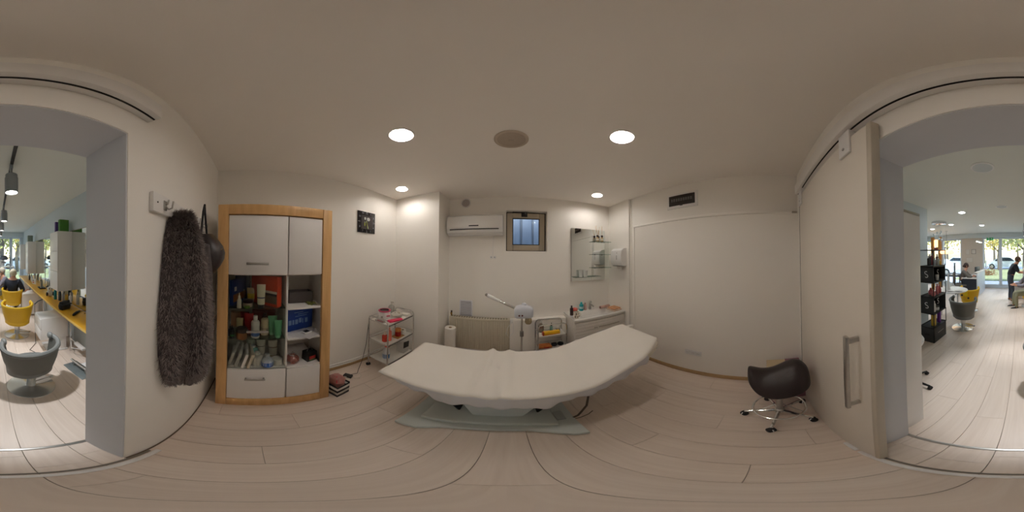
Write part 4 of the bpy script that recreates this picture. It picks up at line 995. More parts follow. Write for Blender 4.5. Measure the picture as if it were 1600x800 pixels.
SD = [(0.215, 0.02, 0.73, 0.05), (0.205, 0.08, 0.745, 0.1), (0.165, 0.135, 0.72, 0.14), (0.1, 0.17, 0.695, 0.17), (0.02, 0.19, 0.715, 0.185), (-0.06, 0.205, 0.77, 0.2), (-0.11, 0.2, 0.79, 0.2), (-0.16, 0.18, 0.78, 0.17), (-0.2, 0.125, 0.735, 0.12), (-0.215, 0.05, 0.685, 0.06)]
for y_, hw, zt, dr in SD:
    r_ = []
    n_ = 22
    for j in range(n_):
        a = 2*PI*j/n_; c_, s_ = math.cos(a), math.sin(a)
        x_ = hw*math.copysign(abs(c_)**.8, c_)
        arch = zt-dr*1.15*abs(x_/max(hw, .01))**2.4
        thick = .10*(1-.5*abs(x_/max(hw, .01))**2)
        z_ = arch if s_ >= 0 else arch-thick*min(1, abs(s_)*1.6)
        r_.append((x_, y_, z_))
    rs_.append(r_)
G().ring(rs_).o('saddle_seat', LEATH, st, sub=2, ang=80)
bx = thing('storage_box', 'purple and cream storage box in the corner behind the saddle stool', 'box', (1.55, -.175, 0))
PUR = mat('mauve_card', (150,104,120), .6); CRM = mat('cream_card', (206,186,150), .6)
G().box((-.155,-.165,0),(.155,.165,.25),.004).o('body', PUR, bx); G().box((-.16,-.17,.25),(.16,.17,.40),.006).o('lid', CRM, bx); G().box((-.162,-.172,.34),(.162,-.02,.404),.004).o('purple_top', PUR, bx)
# ------------------------------------------------------------------ salon shell
struct(G().box((SX0-.15, SYF, -.1), (SX0, JD, TOP)).o('wall_salon_left', SALONP))
struct(G().box((SX1, SYM, -.1), (SX1+.15, JD+.001, TOP)).box((SX1+.151, SYM, -.1), (SX2+.1, SYM+.15, TOP)).o('wall_salon_right', SALONP))
struct(G().box((SX2, SYF, -.1), (SX2+.15, SYM, TOP)).o('wall_salon_far_right', SALONP))
FRW = mat('facade_white', (214,222,230), .45, var=.02)
BEI = mat('reception_beige', (206,196,184), .7, var=.02)
struct(G().box((SX0-.15, SYF-.12, 2.42), (SX2+.15, SYF+.16, CZ+.01), .004).o('trim_10', SALONP))
struct(G().box((1.80, SYF-.12, -.1), (2.87, SYF, 2.42)).o('wall_facade', BEI))
struct(G().box((SX0-.15, SYF-.12, -.1), (-1.18, SYF, 2.42)).o('wall_facade_left', SALONP))
struct(G().box((SX0, SYF-.1, 0), (1.80, SYF+.02, .11), .006).box((2.87, SYF-.1, 0), (SX2, SYF+.02, .11), .006).o('trim_11', FRW))
def glazing(n, x0, x1, label):
    w = struct(bpy.data.objects.new('window_%d' % n, None)); C.objects.link(w); w.location = (0, SYF-.05, 0); w['label'] = label
    rect_frame(G(), x0, x1, .11, 2.42, .07, -.04, .04, .006).o('window_frame', FRW, w)
    G().box((x0+.07, -.004, .18), (x1-.07, .004, 2.35)).o('pane', PANE, w)
    return w
d2 = glazing(2, .93, 1.80, 'glazed entrance door'); d2.name = 'door_2'
G().box((1.62, .04, .95), (1.65, .07, 1.35), .006).o('door_handle', STEEL, d2)
glazing(3, -.70, .93, 'large shop window in the middle'); glazing(4, 2.87, 3.95, 'shop window right of reception'); glazing(5, 3.95, SX2, 'shop window beside the lantern')
G_ = glazing(6, -1.18, -.70, 'narrow shop window by the styling wall')

# white tall panel just past the doorway, seen beside the jamb
t = thing('white_partition_panel', 'tall plain white panel standing just past the doorway', 'panel', (.62, -.74, 0))
G().box((-.02, -.115, .0), (.02, .10, 1.90), .004).o('board', WHITE, t)
G().box((-.022, -.112, 1.90), (.022, .10, 1.915), .003).o('cap', ALU, t)
t = thing('office_stool', 'white seated stool on black star base just past the doorway', 'stool', (1.075, -1.27, 0))
for k in range(5):
    a = PI+.05+2*PI*k/5
    lg_ = G().tube([(0,0,.1),(.15*math.cos(a),.15*math.sin(a),.075),(.26*math.cos(a),.26*math.sin(a),.06)], [.02,.016,.012], 8).o('leg', BLACK, t)
    G().lathe([(.001,.022),(.022,.02),(.026,.0),(.022,-.02),(.001,-.022)], 12, M=Mx((.26*math.cos(a),.26*math.sin(a),.026), rx=PI/2, rz=a)).o('caster', BLACKR, lg_)
G().cyl((0,0,.06),(0,0,.64),.025).o('column', BLACK, t); G().lathe([(.001,.64),(.12,.64),(.17,.66),(.18,.70),(.16,.735),(.001,.745)], 28).o('seat', WHITEP, t)

# ------------------------------------------------------------------ retail shelf tower
rt = thing('retail_tower', 'charcoal cardboard retail tower of stacked boxes and wire frames', 'display stand', (1.52, -2.56, 0))
X0, X1_, Y0, Y1 = -.14, .14, -.225, .225
WIRE = mat('dark_wire', (46,46,48), .4, .6)
def wirebox(z0, z1):
    for x_ in (X0, X1_):
        for y_ in (Y0, Y1): G().box((x_-.006, y_-.006, z0), (x_+.006, y_+.006, z1)).o('frame_post', WIRE, rt)
    for z in (z0+.006, z1-.006):
        for y_ in (Y0, Y1): G().box((X0+.007, y_-.006, z-.006), (X1_-.007, y_+.006, z+.006)).o('frame_rail', WIRE, rt)
        for x_ in (X0, X1_): G().box((x_-.006, Y0+.007, z-.006), (x_+.006, Y1-.007, z+.006)).o('frame_rail', WIRE, rt)
def shell(z0, z1, open_=True):
    g = [((X0,Y0,z0),(X1_,Y1,z0+.012)), ((X0,Y0,z1-.012),(X1_,Y1,z1)), ((X0,Y1-.012,z0),(X1_,Y1,z1)), ((X0,Y0,z0),(X1_,Y0+.012,z1)), ((X1_-.012,Y0,z0),(X1_,Y1,z1))]
    if not open_: g.append(((X0,Y0,z0),(X0+.012,Y1,z1)))
    for lo, hi in g: G().box(lo, hi, .002).o('board', CHAR, rt)
shell(0, .31, False); wirebox(.31, .60); shell(.60, .90); wirebox(.90, 1.17); shell(1.17, 1.44); wirebox(1.44, 1.73)
LET = mat('white_print', (226,226,226), .5)
Mf = Matrix(((-1,0,0,0),(0,0,1,0),(0,1,0,0),(0,0,0,1)))    # text facing +y
for z in (1.30, .745): text('S', .17, LET, rt, Matrix.Translation((.0, Y1+.002, z)) @ Mf @ Euler((0,0,.25)).to_matrix().to_4x4(), 'letter_mark')
for z in (1.30, .745): text('S', .17, LET, rt, Matrix.Translation((X0+.11, Y0+.1, z)) @ Matrix(((0,0,-1,0),(-1,0,0,0),(0,1,0,0),(0,0,0,1))), 'letter_mark')
G().box((X0-.0015, -.12, .17), (X0, .09, .185)).o('print_line', mat('grey_print', (150,150,150), .5), rt); G().box((-.05, Y1, .15), (.05, Y1+.0015, .175)).o('hand_slot', BLACK, rt)
def rprod(k, x_, y_, z, r, h, c, cap, lb, kind='bottle'): bottle('hair_product', lb, (1.52+x_, -2.56+y_, z), r, h, c, cap, kind, cat='bottle')
rprod(0, -.07, .12, .912, .045, .12, (196,110,116), (206,130,130), 'pink round flask on the retail tower, nearest', 'round')
rprod(1, .02, .06, .912, .045, .13, (190,100,108), (200,120,124), 'pink round flask on the retail tower, second row', 'round')
rprod(2, -.07, -.02, .912, .03, .20, (206,120,126), (214,140,140), 'tall pink bottle in the middle of the retail tower')
rprod(3, -.06, -.12, .912, .04, .17, (180,80,90), (206,130,130), 'dark pink bottle at the far end of the retail tower', 'round')
rprod(4, -.08, .11, .612, .03, .2, (222,222,220), (230,230,230), 'white slim bottle inside the lower charcoal box')
rprod(5, -.07, .0, .612, .045, .09, (222,222,220), (60,60,60), 'white jar inside the lower charcoal box', 'jar')
rprod(6, -.07, -.02, 1.182, .035, .1, (220,220,220), (226,226,226), 'white jar inside the upper charcoal box', 'jar')
for k, (x_, y_, c, h, lb) in enumerate(((.0,.15,(40,40,44),.17,'black bottle on the tower top, nearest the wall'),(.02,.08,(60,60,66),.2,'dark grey bottle on the tower top'),(-.05,.02,(206,214,220),.13,'pale grey bottle on the tower top'),(-.08,-.05,(190,196,190),.14,'silver green bottle on the tower top'),(-.08,-.11,(214,170,40),.1,'small yellow bottle on the tower top'),(-.02,-.12,(100,40,50),.2,'dark red bottle on the tower top'),(.06,-.05,(150,60,70),.22,'plum bottle at the back of the tower top'))):
    rprod(10+k, x_, y_, 1.452 if k < 9 else 0, .026, h, c, (226,226,226), lb)
carton('product_box', 'yellow gold carton standing in the lowest tower frame', (1.46, -2.46, .322), (.07,.07,.22), (190,160,60))
carton('product_box', 'purple carton standing in the lowest tower frame', (1.45, -2.64, .322), (.06,.05,.24), (110,50,150))

# ------------------------------------------------------------------ salon chairs
def tub_chair(name, label, pos, rz, shell_m, in_m, rim=True, group='salon chairs', yscale=1.):
    """tub chair facing local +y, back toward -y"""
    t = thing(name, label, 'chair', pos, rz, group)
    n_ = 30; A0, A1 = rad(-208), rad(28); YS_ = .66
    def zr(a):
        d_ = abs(((a+PI/2)+PI) % (2*PI)-PI)          # 0 at the back
        return .635+.07*min(1, d_/2.2)**2
    outer, inner = [], []
    prof_ = [(0,.40),(.1,.62),(.3,.80),(.6,.93),(.85,1.0),(1.0,1.03)]
    rings_o = []; rings_i = []
    for k in range(n_+1):
        a = lerp(A0, A1, k/n_); zt = zr(a)
        ro = []; ri = []
        for u, f in prof_:
            z_ = lerp(.225, zt, u); r_ = .295*f
            ro.append((r_*math.cos(a), r_*math.sin(a)*YS_, z_)); ri.append(((r_-.035)*math.cos(a), (r_-.035)*math.sin(a)*YS_, z_))
        rings_o.append(ro+list(reversed(ri)))
    G().ring(rings_o, True, True).o('shell', shell_m, t, ang=50)
    if rim: G().tube([( (.295*1.03-.017)*math.cos(lerp(A0, A1, k/n_)), (.295*1.03-.017)*math.sin(lerp(A0, A1, k/n_))*YS_, zr(lerp(A0, A1, k/n_))) for k in range(n_+1)], .026, 8).o('rim', in_m, t)
    for a in (A0, A1): G().sph((.285*math.cos(a), .285*math.sin(a)*YS_, zr(a)-.01), (.032,.05,.045), 12, 8).o('arm_pad', in_m, t)
    G().lathe([(.001,.23),(.19,.23),(.235,.27),(.245,.38),(.23,.42),(.001,.44)], 28, M=Matrix.Translation((0,.03,0)) @ Matrix.Diagonal((1,.72,1,1))).o('seat', in_m, t)
    G().lathe([(.001,.0),(.235,.0),(.24,.006),(.236,.014),(.06,.026),(.05,.03),(.045,.10),(.06,.20),(.06,.23),(.001,.23)], 40).o('base', mat('polished_disc', (226,226,224), .22, .9, var=.08, nscale=3), t)
    G().tube([(.05,.0,.07),(.20,.03,.06),(.25,.035,.055)], [.008,.008,.02], 8).o('pump_lever', CHROME, t)
    return t
GS = mat('grey_seat_vinyl', (122,124,122), .45); YS = mat('yellow_rim', (240,196,40), .4)
tub_chair('salon_chair', 'grey tub salon chair on chrome disc base nearest the doorway', (-.33, -1.54, 0), PI+.12, GREYV, GS)
tub_chair('salon_chair', 'yellow tub salon chair behind the grey chair, empty', (-.385, -3.03, 0), PI-.25, YELLOW, YS)
tub_chair('salon_chair', 'yellow tub salon chair with the grey haired client in it', (-.42, -4.35, 0), PI-.55, YELLOW, YS)
tub_chair('salon_chair', 'grey tub salon chair beside the retail tower', (1.185, -3.20, 0), PI, GREYV, GS)
tub_chair('salon_chair', 'yellow tub chair near the round white table', (1.42, -4.35, 0), PI, YELLOW, YS)
t = thing('bee_toy', 'yellow and black plush toy hung on the yellow chair back', 'toy', (1.42, -4.045, .56))
G().sph((0,.0,0),(.06,.035,.05),12,8).o('body', mat('toy_yellow', (236,206,30), .8), t); G().sph((-.03,.02,.07),(.04,.035,.04),12,8).o('head', mat('toy_yellow', (236,206,30), .8), t)
for x_, z_ in ((.1,-.02),(-.08,-.09)): G().sph((x_,.01,z_),(.03,.025,.03),10,6).o('paw', BLACK, t)

# ------------------------------------------------------------------ styling wall
ctp = thing('styling_counter', 'long yellow styling counter fixed along the salon wall', 'counter', (0, 0, .70))
G().box((SX0+.02, -6.6, .0), (-.93, -1.35, .04), .004).o('worktop', YCOUNT, ctp)
G().box((-.931, -6.6, .002), (-.925, -1.35, .038), .002).o('front_edge', mat('counter_edge', (246,206,110), .4), ctp)
for y_ in (-2.18, -3.6, -5.2): G().box((-1.12, y_-.012, -.70), (-1.06, y_+.012, .0), .003).o('leg', CHROME, ctp)
for y_ in (-2.75, -4.2, -5.8): G().box((SX0+.02, y_-.01, -.70), (-1.0, y_+.01, 0), .003).o('support_panel', WHITE, ctp)
m_ = thing('styling_mirror', 'long frameless mirror band on the styling wall', 'mirror', (SX0, -4.0, .74))
G().box((.001, -2.6, 0), (.012, 2.55, 1.30)).o('mirror_glass', MIRROR, m_); G().box((.0, -2.61, 1.30), (.014, 2.56, 1.31), .001).o('top_channel', ALU, m_)
def wall_cab(y0_, y1_, label, z0=1.0, z1=2.03, xf=-1.0):
    t = thing('wall_cabinet', label, 'cabinet', (SX0+.013, (y0_+y1_)/2, z0)); w = (y1_-y0_)/2; d_ = xf-SX0-.013
    G().box((0, -w, 0), (d_-.02, w, z1-z0), .003).o('body', WHITE, t)
    hh = (z1-z0)/3
    for k in range(3): G().box((d_-.02, -w+.002, k*hh+.003), (d_, w-.002, (k+1)*hh-.003), .003).o('door', WHITE, t)
    return t
wall_cab(-2.92, -2.53, 'white wall cabinet on the mirror nearest the doorway'); wall_cab(-5.47, -5.07, 'white wall cabinet on the mirror, second from the doorway'); wall_cab(-7.0, -6.62, 'white wall cabinet by the shop window, farthest')
carton('hair_dye_box', 'purple carton standing on top of the nearest wall cabinet', (-1.10, -2.74, 2.03), (.13,.05,.19), (88,60,140))
carton('hair_dye_box', 'green carton standing on top of the nearest wall cabinet', (-1.14, -2.60, 2.03), (.17,.075,.21), (70,130,40))
carton('hair_dye_box', 'grey green carton on top of the second wall cabinet', (-1.10, -5.2, 2.03), (.16,.14,.2), (120,136,126))
t = thing('drawer_pedestal', 'white drawer pedestal standing out from the yellow counter', 'drawers', (-.84, -2.41, 0))
G().box((-.22,-.17,.27),(.20,.17,.655),.004).o('body', WHITE, t)
for k in range(2): G().box((.20,-.168,.275+k*.19),(.22,.168,.455+k*.19),.003).o('drawer', WHITE, t)
G().box((-.2,-.15,0),(-.1,.15,.27),.004).o('pedestal', WHITE, t); G().box((-.22,-.17,0),(.10,.16,.03),.004).o('plinth', WHITEP, t)
t = thing('drawer_pedestal', 'white drawer pedestal under the counter behind the yellow chair', 'drawers', (-.86, -4.2, 0)); G().box((-.2,-.2,.05),(.18,.2,.62),.004).o('body', WHITE, t); G().box((.18,-.198,.06),(.2,.198,.61),.003).o('drawer', WHITE, t)
t = thing('foot_rest', 'steel foot rest bar on a square floor plate', 'foot rest', (-.93, -1.66, 0), .1)
G().box((-.1,-.2,0),(.1,.2,.012),.003).o('plate', mat('plate_blue_grey', (130,142,146), .4, .5), t); G().tube([(0,-.17,.10),(0,.17,.10)], .018, 10).o('bar', STEEL, t)
for y_ in (-.12, .12): G().cyl((0,y_,.01),(0,y_,.09),.01,n=8).o('post', STEEL, t)
G().box((-.35,-.1,.0),(-.1,.1,.01),.002).o('wall_plate', WHITEP, t)
t = thing('power_strip', 'white power strip and loose cables under the counter', 'cable', (-1.1, -1.95, .0)); G().box((-.03,-.12,.2),(.03,.12,.24),.006).o('strip', WHITEP, t)
G().tube([(0,-.1,.22),(.06,-.15,.3),(.03,-.2,.2),(.08,-.1,.15),(.02,.05,.2)], .005, 6).o('cord', WHITEP, t)
t = thing('hair_dryer_cord', 'thin dark cord trailing from the yellow chair to the floor', 'cable', (0,0,0)); G().tube([(-.72,-3.0,.66),(-.70,-2.9,.3),(-.64,-2.6,.01),(-.5,-2.4,.006),(-.62,-2.2,.006),(-.75,-2.3,.006)], .005, 6).o('cord', BLACK, t); G().tube([(-.72,-3.0,.66),(-.80,-3.05,.70),(-.9,-3.08,.72)], .012, 8).o('grip', mat('grey_tool', (70,74,82), .4), t)
# counter clutter
zc = .74
def pouch(x_, y_, lb):
    t = thing('tool_pouch', lb, 'pouch', (x_, y_, zc), .3); rs2 = []
    for u, w_, d_ in ((0,.10,.06),(.4,.11,.07),(.7,.10,.055),(1,.105,.02)): rs2.append([(w_*math.copysign(abs(math.cos(a))**.5, math.cos(a)), d_*math.sin(a), .006+.13*u) for a in [2*PI*j/16 for j in range(16)]])
    G().ring(rs2).o('body', BLACK, t); G().box((-.1,-.03,.085),(.1,.075,.10),.01).o('flap', BLACK, t)
    for q_ in (-.07, .07): G().cyl((q_,.03,0),(q_,.03,.012),.012,n=8).o('foot', BLACKR, t)
pouch(-1.05, -2.35, 'black tool pouch on the yellow counter nearest the doorway')
t = thing('hair_clipper', 'black hair clipper lying on the yellow counter', 'clipper', (-1.10, -2.05, zc), .6); G().tube([(-.1,0,.02),(-.02,0,.024),(.07,0,.02),(.1,0,.018)], [.016,.022,.022,.012], 10).o('body', BLACK, t); G().tube([(-.1,0,.02),(-.16,.05,.01),(-.13,.12,.008),(-.05,.1,.008)], .004, 6).o('cord', BLACK, t)
bottle('hair_spray', 'teal hair spray can on the yellow counter', (-1.12, -2.95, zc), .03, .24, (20,140,150), (30,150,160), cat='bottle')
bottle('hair_spray', 'dark grey hair spray can beside the teal can', (-1.17, -2.84, zc), .03, .23, (70,80,86), (60,60,66), cat='bottle')
bottle('hair_spray', 'white tall bottle under the nearest wall cabinet', (-1.20, -2.45, zc), .028, .24, (226,222,218), (214,204,196), cat='bottle')
bottle('hair_spray', 'silver can under the nearest wall cabinet', (-1.19, -2.72, zc), .03, .22, (180,180,180), (196,196,196), cat='bottle')
t = thing('panda_toy', 'black and white plush toy sitting on the yellow counter', 'toy', (-1.09, -3.2, zc)); G().sph((0,0,.075),(.07,.06,.075),14,8).o('body', pm((222,220,212), .9), t); G().sph((0,.01,.175),(.06,.055,.055),14,8).o('head', pm((226,222,214), .9), t)
for x_ in (-.045,.045): G().sph((x_,.01,.225),(.018,.014,.018),8,6).o('ear', BLACK, t); G().sph((x_*.6,.062,.18),(.012,.006,.014),8,6).o('eye', BLACK, t); G().sph((x_*1.5,.03,.06),(.025,.03,.045),8,6).o('limb', BLACK, t)
t = thing('brush_tray', 'black tray with combs and glass jars on the counter', 'tray', (-1.16, -4.05, zc)); G().box((-.08,-.12,0),(.08,.12,.025),.004).o('tray', BLACK, t)
for k in range(5): G().cyl((-.04+.02*k,-.08+.035*k,.02),(-.05+.025*k,-.09+.04*k,.2+.03*(k%2)),.014,n=8).o('brush', pm(((196,190,170),(210,206,196),(150,150,140),(60,60,60),(206,200,186))[k]), t)
carton('flyer_card', 'white card with small print standing on the counter', (-1.10, -4.65, zc), (.012,.16,.16), (232,230,226), .5, bands=[((200,90,60), (.2,.5), (.2,.45)), ((80,80,90), (.15,.5), (.6,.75))], cat='card')
for k in range(4): bottle('hair_product', ['white bottle on the counter behind the flyer card', 'clear bottle on the counter behind the flyer card', 'black bottle on the far counter', 'white pump bottle on the far counter'][k], (-1.13-.03*(k % 2), -5.05-.2*k, zc), .03, .2+.03*(k % 2), ((226,226,226),(196,206,206),(40,42,48),(224,220,210))[k], (200,200,200), ('bottle','bottle','bottle','pump')[k], cat='bottle')
# hood dryer and trolley by the window
t = thing('hood_dryer', 'dark hood hair dryer on a pole by the shop window', 'hood dryer', (-.30, -6.45, 0))
G().lathe([(.13,.0),(.16,.03),(.155,.10),(.10,.16),(.001,.175)], 24, (0,0,1.40), cap=False).o('hood', mat('hood_grey', (70,74,82), .3), t, solid=.008)
G().tube([(-.16,.0,1.46),(-.24,0,1.5),(-.26,0,1.4),(-.25,0,1.2)], .02, 8).o('arm', mat('hood_grey', (70,74,82), .3), t); G().cyl((-.25,0,.08),(-.25,0,1.3),.02).o('pole', CHROME, t)
G().box((-.08,-.06,1.26),(.1,.06,1.34),.01).o('control_box', mat('hood_light', (150,150,160), .4), t)
for k in range(4): G().tube([(-.25,0,.08),(-.25+.25*math.cos(.7+k*PI/2),.25*math.sin(.7+k*PI/2),.03)], .015, 8).o('base_leg', CHROME, t)
t = thing('white_side_unit', 'white open side unit by the shop window', 'unit', (-.45, -6.9, 0))
for lo, hi in (((-.3,-.2,0),(-.27,.2,1.1)),((.27,-.2,0),(.3,.2,1.1)),((-.3,-.2,1.07),(.3,.2,1.1)),((-.3,-.2,.5),(.3,.2,.53))): G().box(lo, hi, .003).o('board', WHITE, t)
t = thing('manicure_unit', 'low white manicure unit beside the standing stylist', 'unit', (-.07, -6.0, 0)); G().box((-.27,-.2,.0),(.27,.2,.53),.006).o('body', WHITE, t); G().box((-.29,-.22,.53),(.29,.22,.56),.006).o('top', WHITE, t); G().box((-.25,.2,.05),(.25,.205,.5),.003).o('front_panel', WHITEP, t)
# ------------------------------------------------------------------ track spots
tk = thing('light_track', 'dark ceiling light track running along the salon', 'light track', (-.157, 0, CZ)); G().box((-.016,-6.2,-.022),(.016,-.75,-.001),.003).o('rail', mat('track_dark', (70,70,72), .4, .5), tk)
for y_ in (-.76, -6.19): G().box((-.018,y_-.02,-.024),(.018,y_+.02,-.0005),.003).o('end_cap', BLACK, tk)
SPH = mat('spot_grey', (150,154,158), .4, .3); SPE = mat('spot_glow', (255,250,240), .4, emis=6, var=0)
for k, y_ in enumerate((-1.63, -3.19, -4.54, -5.9)):
    t = thing('track_spotlight', ('grey cylinder track spotlight hanging nearest the doorway', 'grey track spotlight second from the doorway', 'grey track spotlight third from the doorway', 'grey track spotlight farthest from the doorway, by the shop window')[k], 'spotlight', (-.157, y_, CZ-.022), 0, 'track spotlights')
    G().box((-.014,-.05,-.045),(.014,.05,0),.003).o('adapter', SPH, t)
    G().cyl((0,0,-.12),(0,0,-.04),.012,n=10).o('stem', SPH, t)
    G().lathe([(.001,-.11),(.058,-.11),(.062,-.115),(.062,-.15),(.068,-.155),(.068,-.33),(.062,-.33),(.058,-.30)], 24, cap=False).o('housing', SPH, t)
    G().lathe([(.001,-.318),(.059,-.318)], 20, cap=False).o('lens', SPE, t)
    l_ = bpy.data.lights.new('spot', 'SPOT'); l_.energy = SPOT_W*(1.6 if k == 0 else 1); l_.spot_size = rad(62); l_.spot_blend = .5; l_.shadow_soft_size = .04; l_.color = (.97,.98,1)
    lo_ = bpy.data.objects.new('spot_lamp', l_); C.objects.link(lo_); lo_.parent = t; lo_.location = (0,0,-.345)
SALE = mat('salon_lamp_glow', (255,248,238), .4, emis=LAMP_SALON, ecol=(236,247,255), var=0)
for k, (x_, y_, lb) in enumerate(((1.317,-3.559,'round salon ceiling downlight above the grey chair by the tower'),(1.295,-5.432,'round salon ceiling downlight near the reception'),(3.232,-5.441,'round salon ceiling downlight beside the chandelier'),(2.2,-4.9,'round salon ceiling downlight behind the chandelier'),(3.4,-3.6,'unseen round salon ceiling downlight assumed in the wide part near the corner'))):  # last one is an unseen, assumed lamp hidden behind the corner wall
    t = thing('salon_downlight', lb, 'downlight', (x_, y_, CZ), 0, 'salon downlights')
    G().lathe([(.07,-.001),(.085,-.001),(.085,-.008),(.07,-.008)], 24, cap=False).o('rim', WHITEP, t); G().lathe([(.001,-.006),(.071,-.006)], 20, cap=False).o('lamp_disc', SALE, t)
for x_, y_, r_, lb in ((.38,-1.651,.125,'round white ceiling loudspeaker just past the doorway'),(.372,-3.317,.125,'round white ceiling loudspeaker farther into the salon')):
    t = thing('ceiling_speaker', lb, 'speaker', (x_, y_, CZ)); G().lathe([(r_-.02,-.001),(r_,-.001),(r_,-.006),(r_-.02,-.008)], 32, cap=False).o('bezel', WHITEP, t); G().lathe([(.001,-.007),(r_-.02,-.006)], 32, cap=False).o('grille', mat('salon_grille', (206,212,214), .7, var=.1, nscale=300), t)
# chandelier
t = thing('crystal_chandelier', 'round chrome ceiling chandelier with glass drops on wires', 'chandelier', (2.351, -4.342, CZ))
G().lathe([(.001,-.0),(.22,-.0),(.23,-.01),(.23,-.06),(.21,-.075),(.001,-.075)], 32).o('canopy', CHROME, t)
q = random.Random(9)
for k in range(9):
    a = 2*PI*k/9; rr = .16 if k % 2 else .09; ln = q.uniform(.28,.55)
    w_ = G().cyl((rr*math.cos(a),rr*math.sin(a),-.075),(rr*math.cos(a),rr*math.sin(a),-ln),.0015,n=5).o('wire', STEEL, t)
    G().sph((rr*math.cos(a),rr*math.sin(a),-ln-.03),(.035,.035,.04),8,6).o('drop', mat('crystal', (220,226,226), .05, .7), w_)
WARM = mat('warm_shade_glow', (255,206,150), .5, emis=1.1, ecol=(255,196,130), var=.03)
t = thing('pendant_lamp', 'oblong glowing cream pendant lamp beyond the retail tower', 'lamp', (3.0, -6.2, 1.66)); G().box((-.28,-.12,0),(.28,.12,.17),.07,4).o('shade', WARM, t); G().cyl((0,0,.17),(0,0,CZ-1.66),.006,n=6).o('cord', BLACK, t); G().lathe([(.001,0),(.05,0),(.05,-.03),(.001,-.03)], 14, (0,0,CZ-1.66)).o('ceiling_rose', CHROME, t)
t = thing('wood_lantern', 'tall glowing lantern between two wooden posts', 'lamp', (3.6, -6.35, 0))
for x_ in (-.2, .17): G().box((x_-.07,-.05,0),(x_+.07,.05,2.42),.004).o('post', mat('lantern_wood', (150,104,40), .5, var=.1), t)
G().box((-.10,-.06,1.98),(.07,.06,2.3),.03,3).o('shade', WARM, t); G().box((-.10,-.05,1.84),(.07,.05,1.95),.004).o('shelf', pm((90,30,30)), t)
t = thing('linear_pendant', 'white linear pendant lamp over the reception desk', 'lamp', (1.62, -6.3, 2.12)); G().box((-.035,-.35,0),(.035,.35,.05),.006).o('housing', WHITEP, t); G().box((-.03,-.34,-.004),(.03,.34,.001)).o('diffuser', SPE, t)
for y_ in (-.25, .25): G().cyl((0,y_,.05),(0,y_,CZ-2.12),.002,n=5).o('wire', STEEL, t)
t = thing('exit_sign', 'green emergency exit sign with white running figure above the entrance door', 'sign', (1.42, SYF+.06, 2.36))
GRN = mat('exit_green', (20,130,70), .4, emis=.15)
G().box((-.16,-.015,-.07),(.16,.0,.07),.003).o('panel', GRN, t)
for lo, hi in (((.03,.0,-.045),(.055,.002,.05)),((.03,.0,.03),(.1,.002,.05)),((-.12,.0,-.01),(-.05,.002,.015)),((-.08,.0,-.045),(-.06,.002,.045))): G().box(lo, hi).o('pictogram', LET, t)
for k in range(3): G().box((-.16+k*.16-.003,-.01,.07),(-.16+k*.16+.003,-.004,.28)).o('hanger', STEEL, t)
# ------------------------------------------------------------------ reception
rd = thing('reception_desk', 'white grey reception desk with dark inner side', 'desk', (1.60, -6.5, 0))
G().box((-.02,-.66,0),(.02,.64,.92),.004).o('front_panel', mat('desk_blue_white', (206,214,224), .3), rd); G().box((-.04,-.68,.92),(.10,.66,.96),.006).o('counter_top', WHITE, rd)
G().box((.02,-.6,.70),(.62,.64,.735),.004).o('worktop', WHITE, rd); G().box((.02,.56,0),(.60,.6,.70),.003).o('end_panel', mat('desk_dark', (30,34,48), .5), rd); G().box((.02,.1,.1),(.06,.56,.70),.003).o('inner_panel', mat('desk_dark', (30,34,48), .5), rd)
t = thing('monitor', 'dark computer monitor on the reception desk', 'monitor', (1.72, -6.35, .735), -.3); G().box((-.02,-.17,.12),(.01,.17,.40),.006).o('screen', BLACK, t); G().cyl((0,0,.01),(0,0,.16),.02,n=8).o('stem', BLACK, t); G().lathe([(.001,0),(.1,0),(.1,.012),(.001,.015)], 18).o('base', BLACK, t)
t = thing('monitor', 'dark screen edge at the left of the reception', 'monitor', (2.95, -6.9, .75), .3); G().box((-.03,-.2,.1),(.01,.2,.5),.006).o('screen', BLACK, t); G().cyl((0,0,0),(0,0,.14),.025,n=8).o('stem', BLACK, t); G().lathe([(.001,0),(.1,0),(.1,.012),(.001,.015)], 18).o('base', BLACK, t)
t = thing('back_desk', 'dark desk with papers behind the round white table', 'desk', (2.9, -6.6, 0)); G().box((-.5,-.4,.71),(.4,.4,.75),.004).o('top', CHAR, t)
for x_ in (-.46,.36):
    for y_ in (-.36,.36): G().box((x_-.02,y_-.02,0),(x_+.02,y_+.02,.71),.003).o('leg', CHAR, t)
G().box((-.3,.1,.75),(.0,.3,.78),.004).o('paper_pile', pm((226,224,220)), t)
bottle('coffee_cup', 'white coffee cup on the reception desk', (1.85, -6.05, .735), .035, .1, (232,230,226), (236,234,230), 'jar', cat='cup')
for k, (x_, z_, w_, h_, lb) in enumerate(((2.55,1.75,.2,.26,'pale framed certificate on the reception wall, left of the dark frame'),(2.24,1.76,.22,.22,'black framed certificate on the reception wall'),(2.46,1.36,.34,.24,'wide pale framed print on the reception wall, lowest'))):
    t = thing('picture_frame', lb, 'picture', (x_, SYF, z_)); rect_frame(G(), -w_/2, w_/2, -h_/2, h_/2, .012, .0, .018, .002).o('frame', BLACK if k == 1 else mat('pale_frame', (190,182,172), .5), t); G().box((-w_/2+.01,.002,-h_/2+.01),(w_/2-.01,.008,h_/2-.01)).o('print', pm((210,204,196), .6), t)
wt = thing('round_table', 'round white consultation table with catalogues', 'table', (1.72, -3.85, 0)); G().lathe([(.001,.70),(.40,.70),(.41,.71),(.40,.725),(.001,.725)], 36).o('table_top', WHITE, wt)
for k in range(3): G().cyl((.28*math.cos(k*2.1+.4),.28*math.sin(k*2.1+.4),0),(.28*math.cos(k*2.1+.4),.28*math.sin(k*2.1+.4),.70),.02,n=10).o('leg', CHROME, wt)
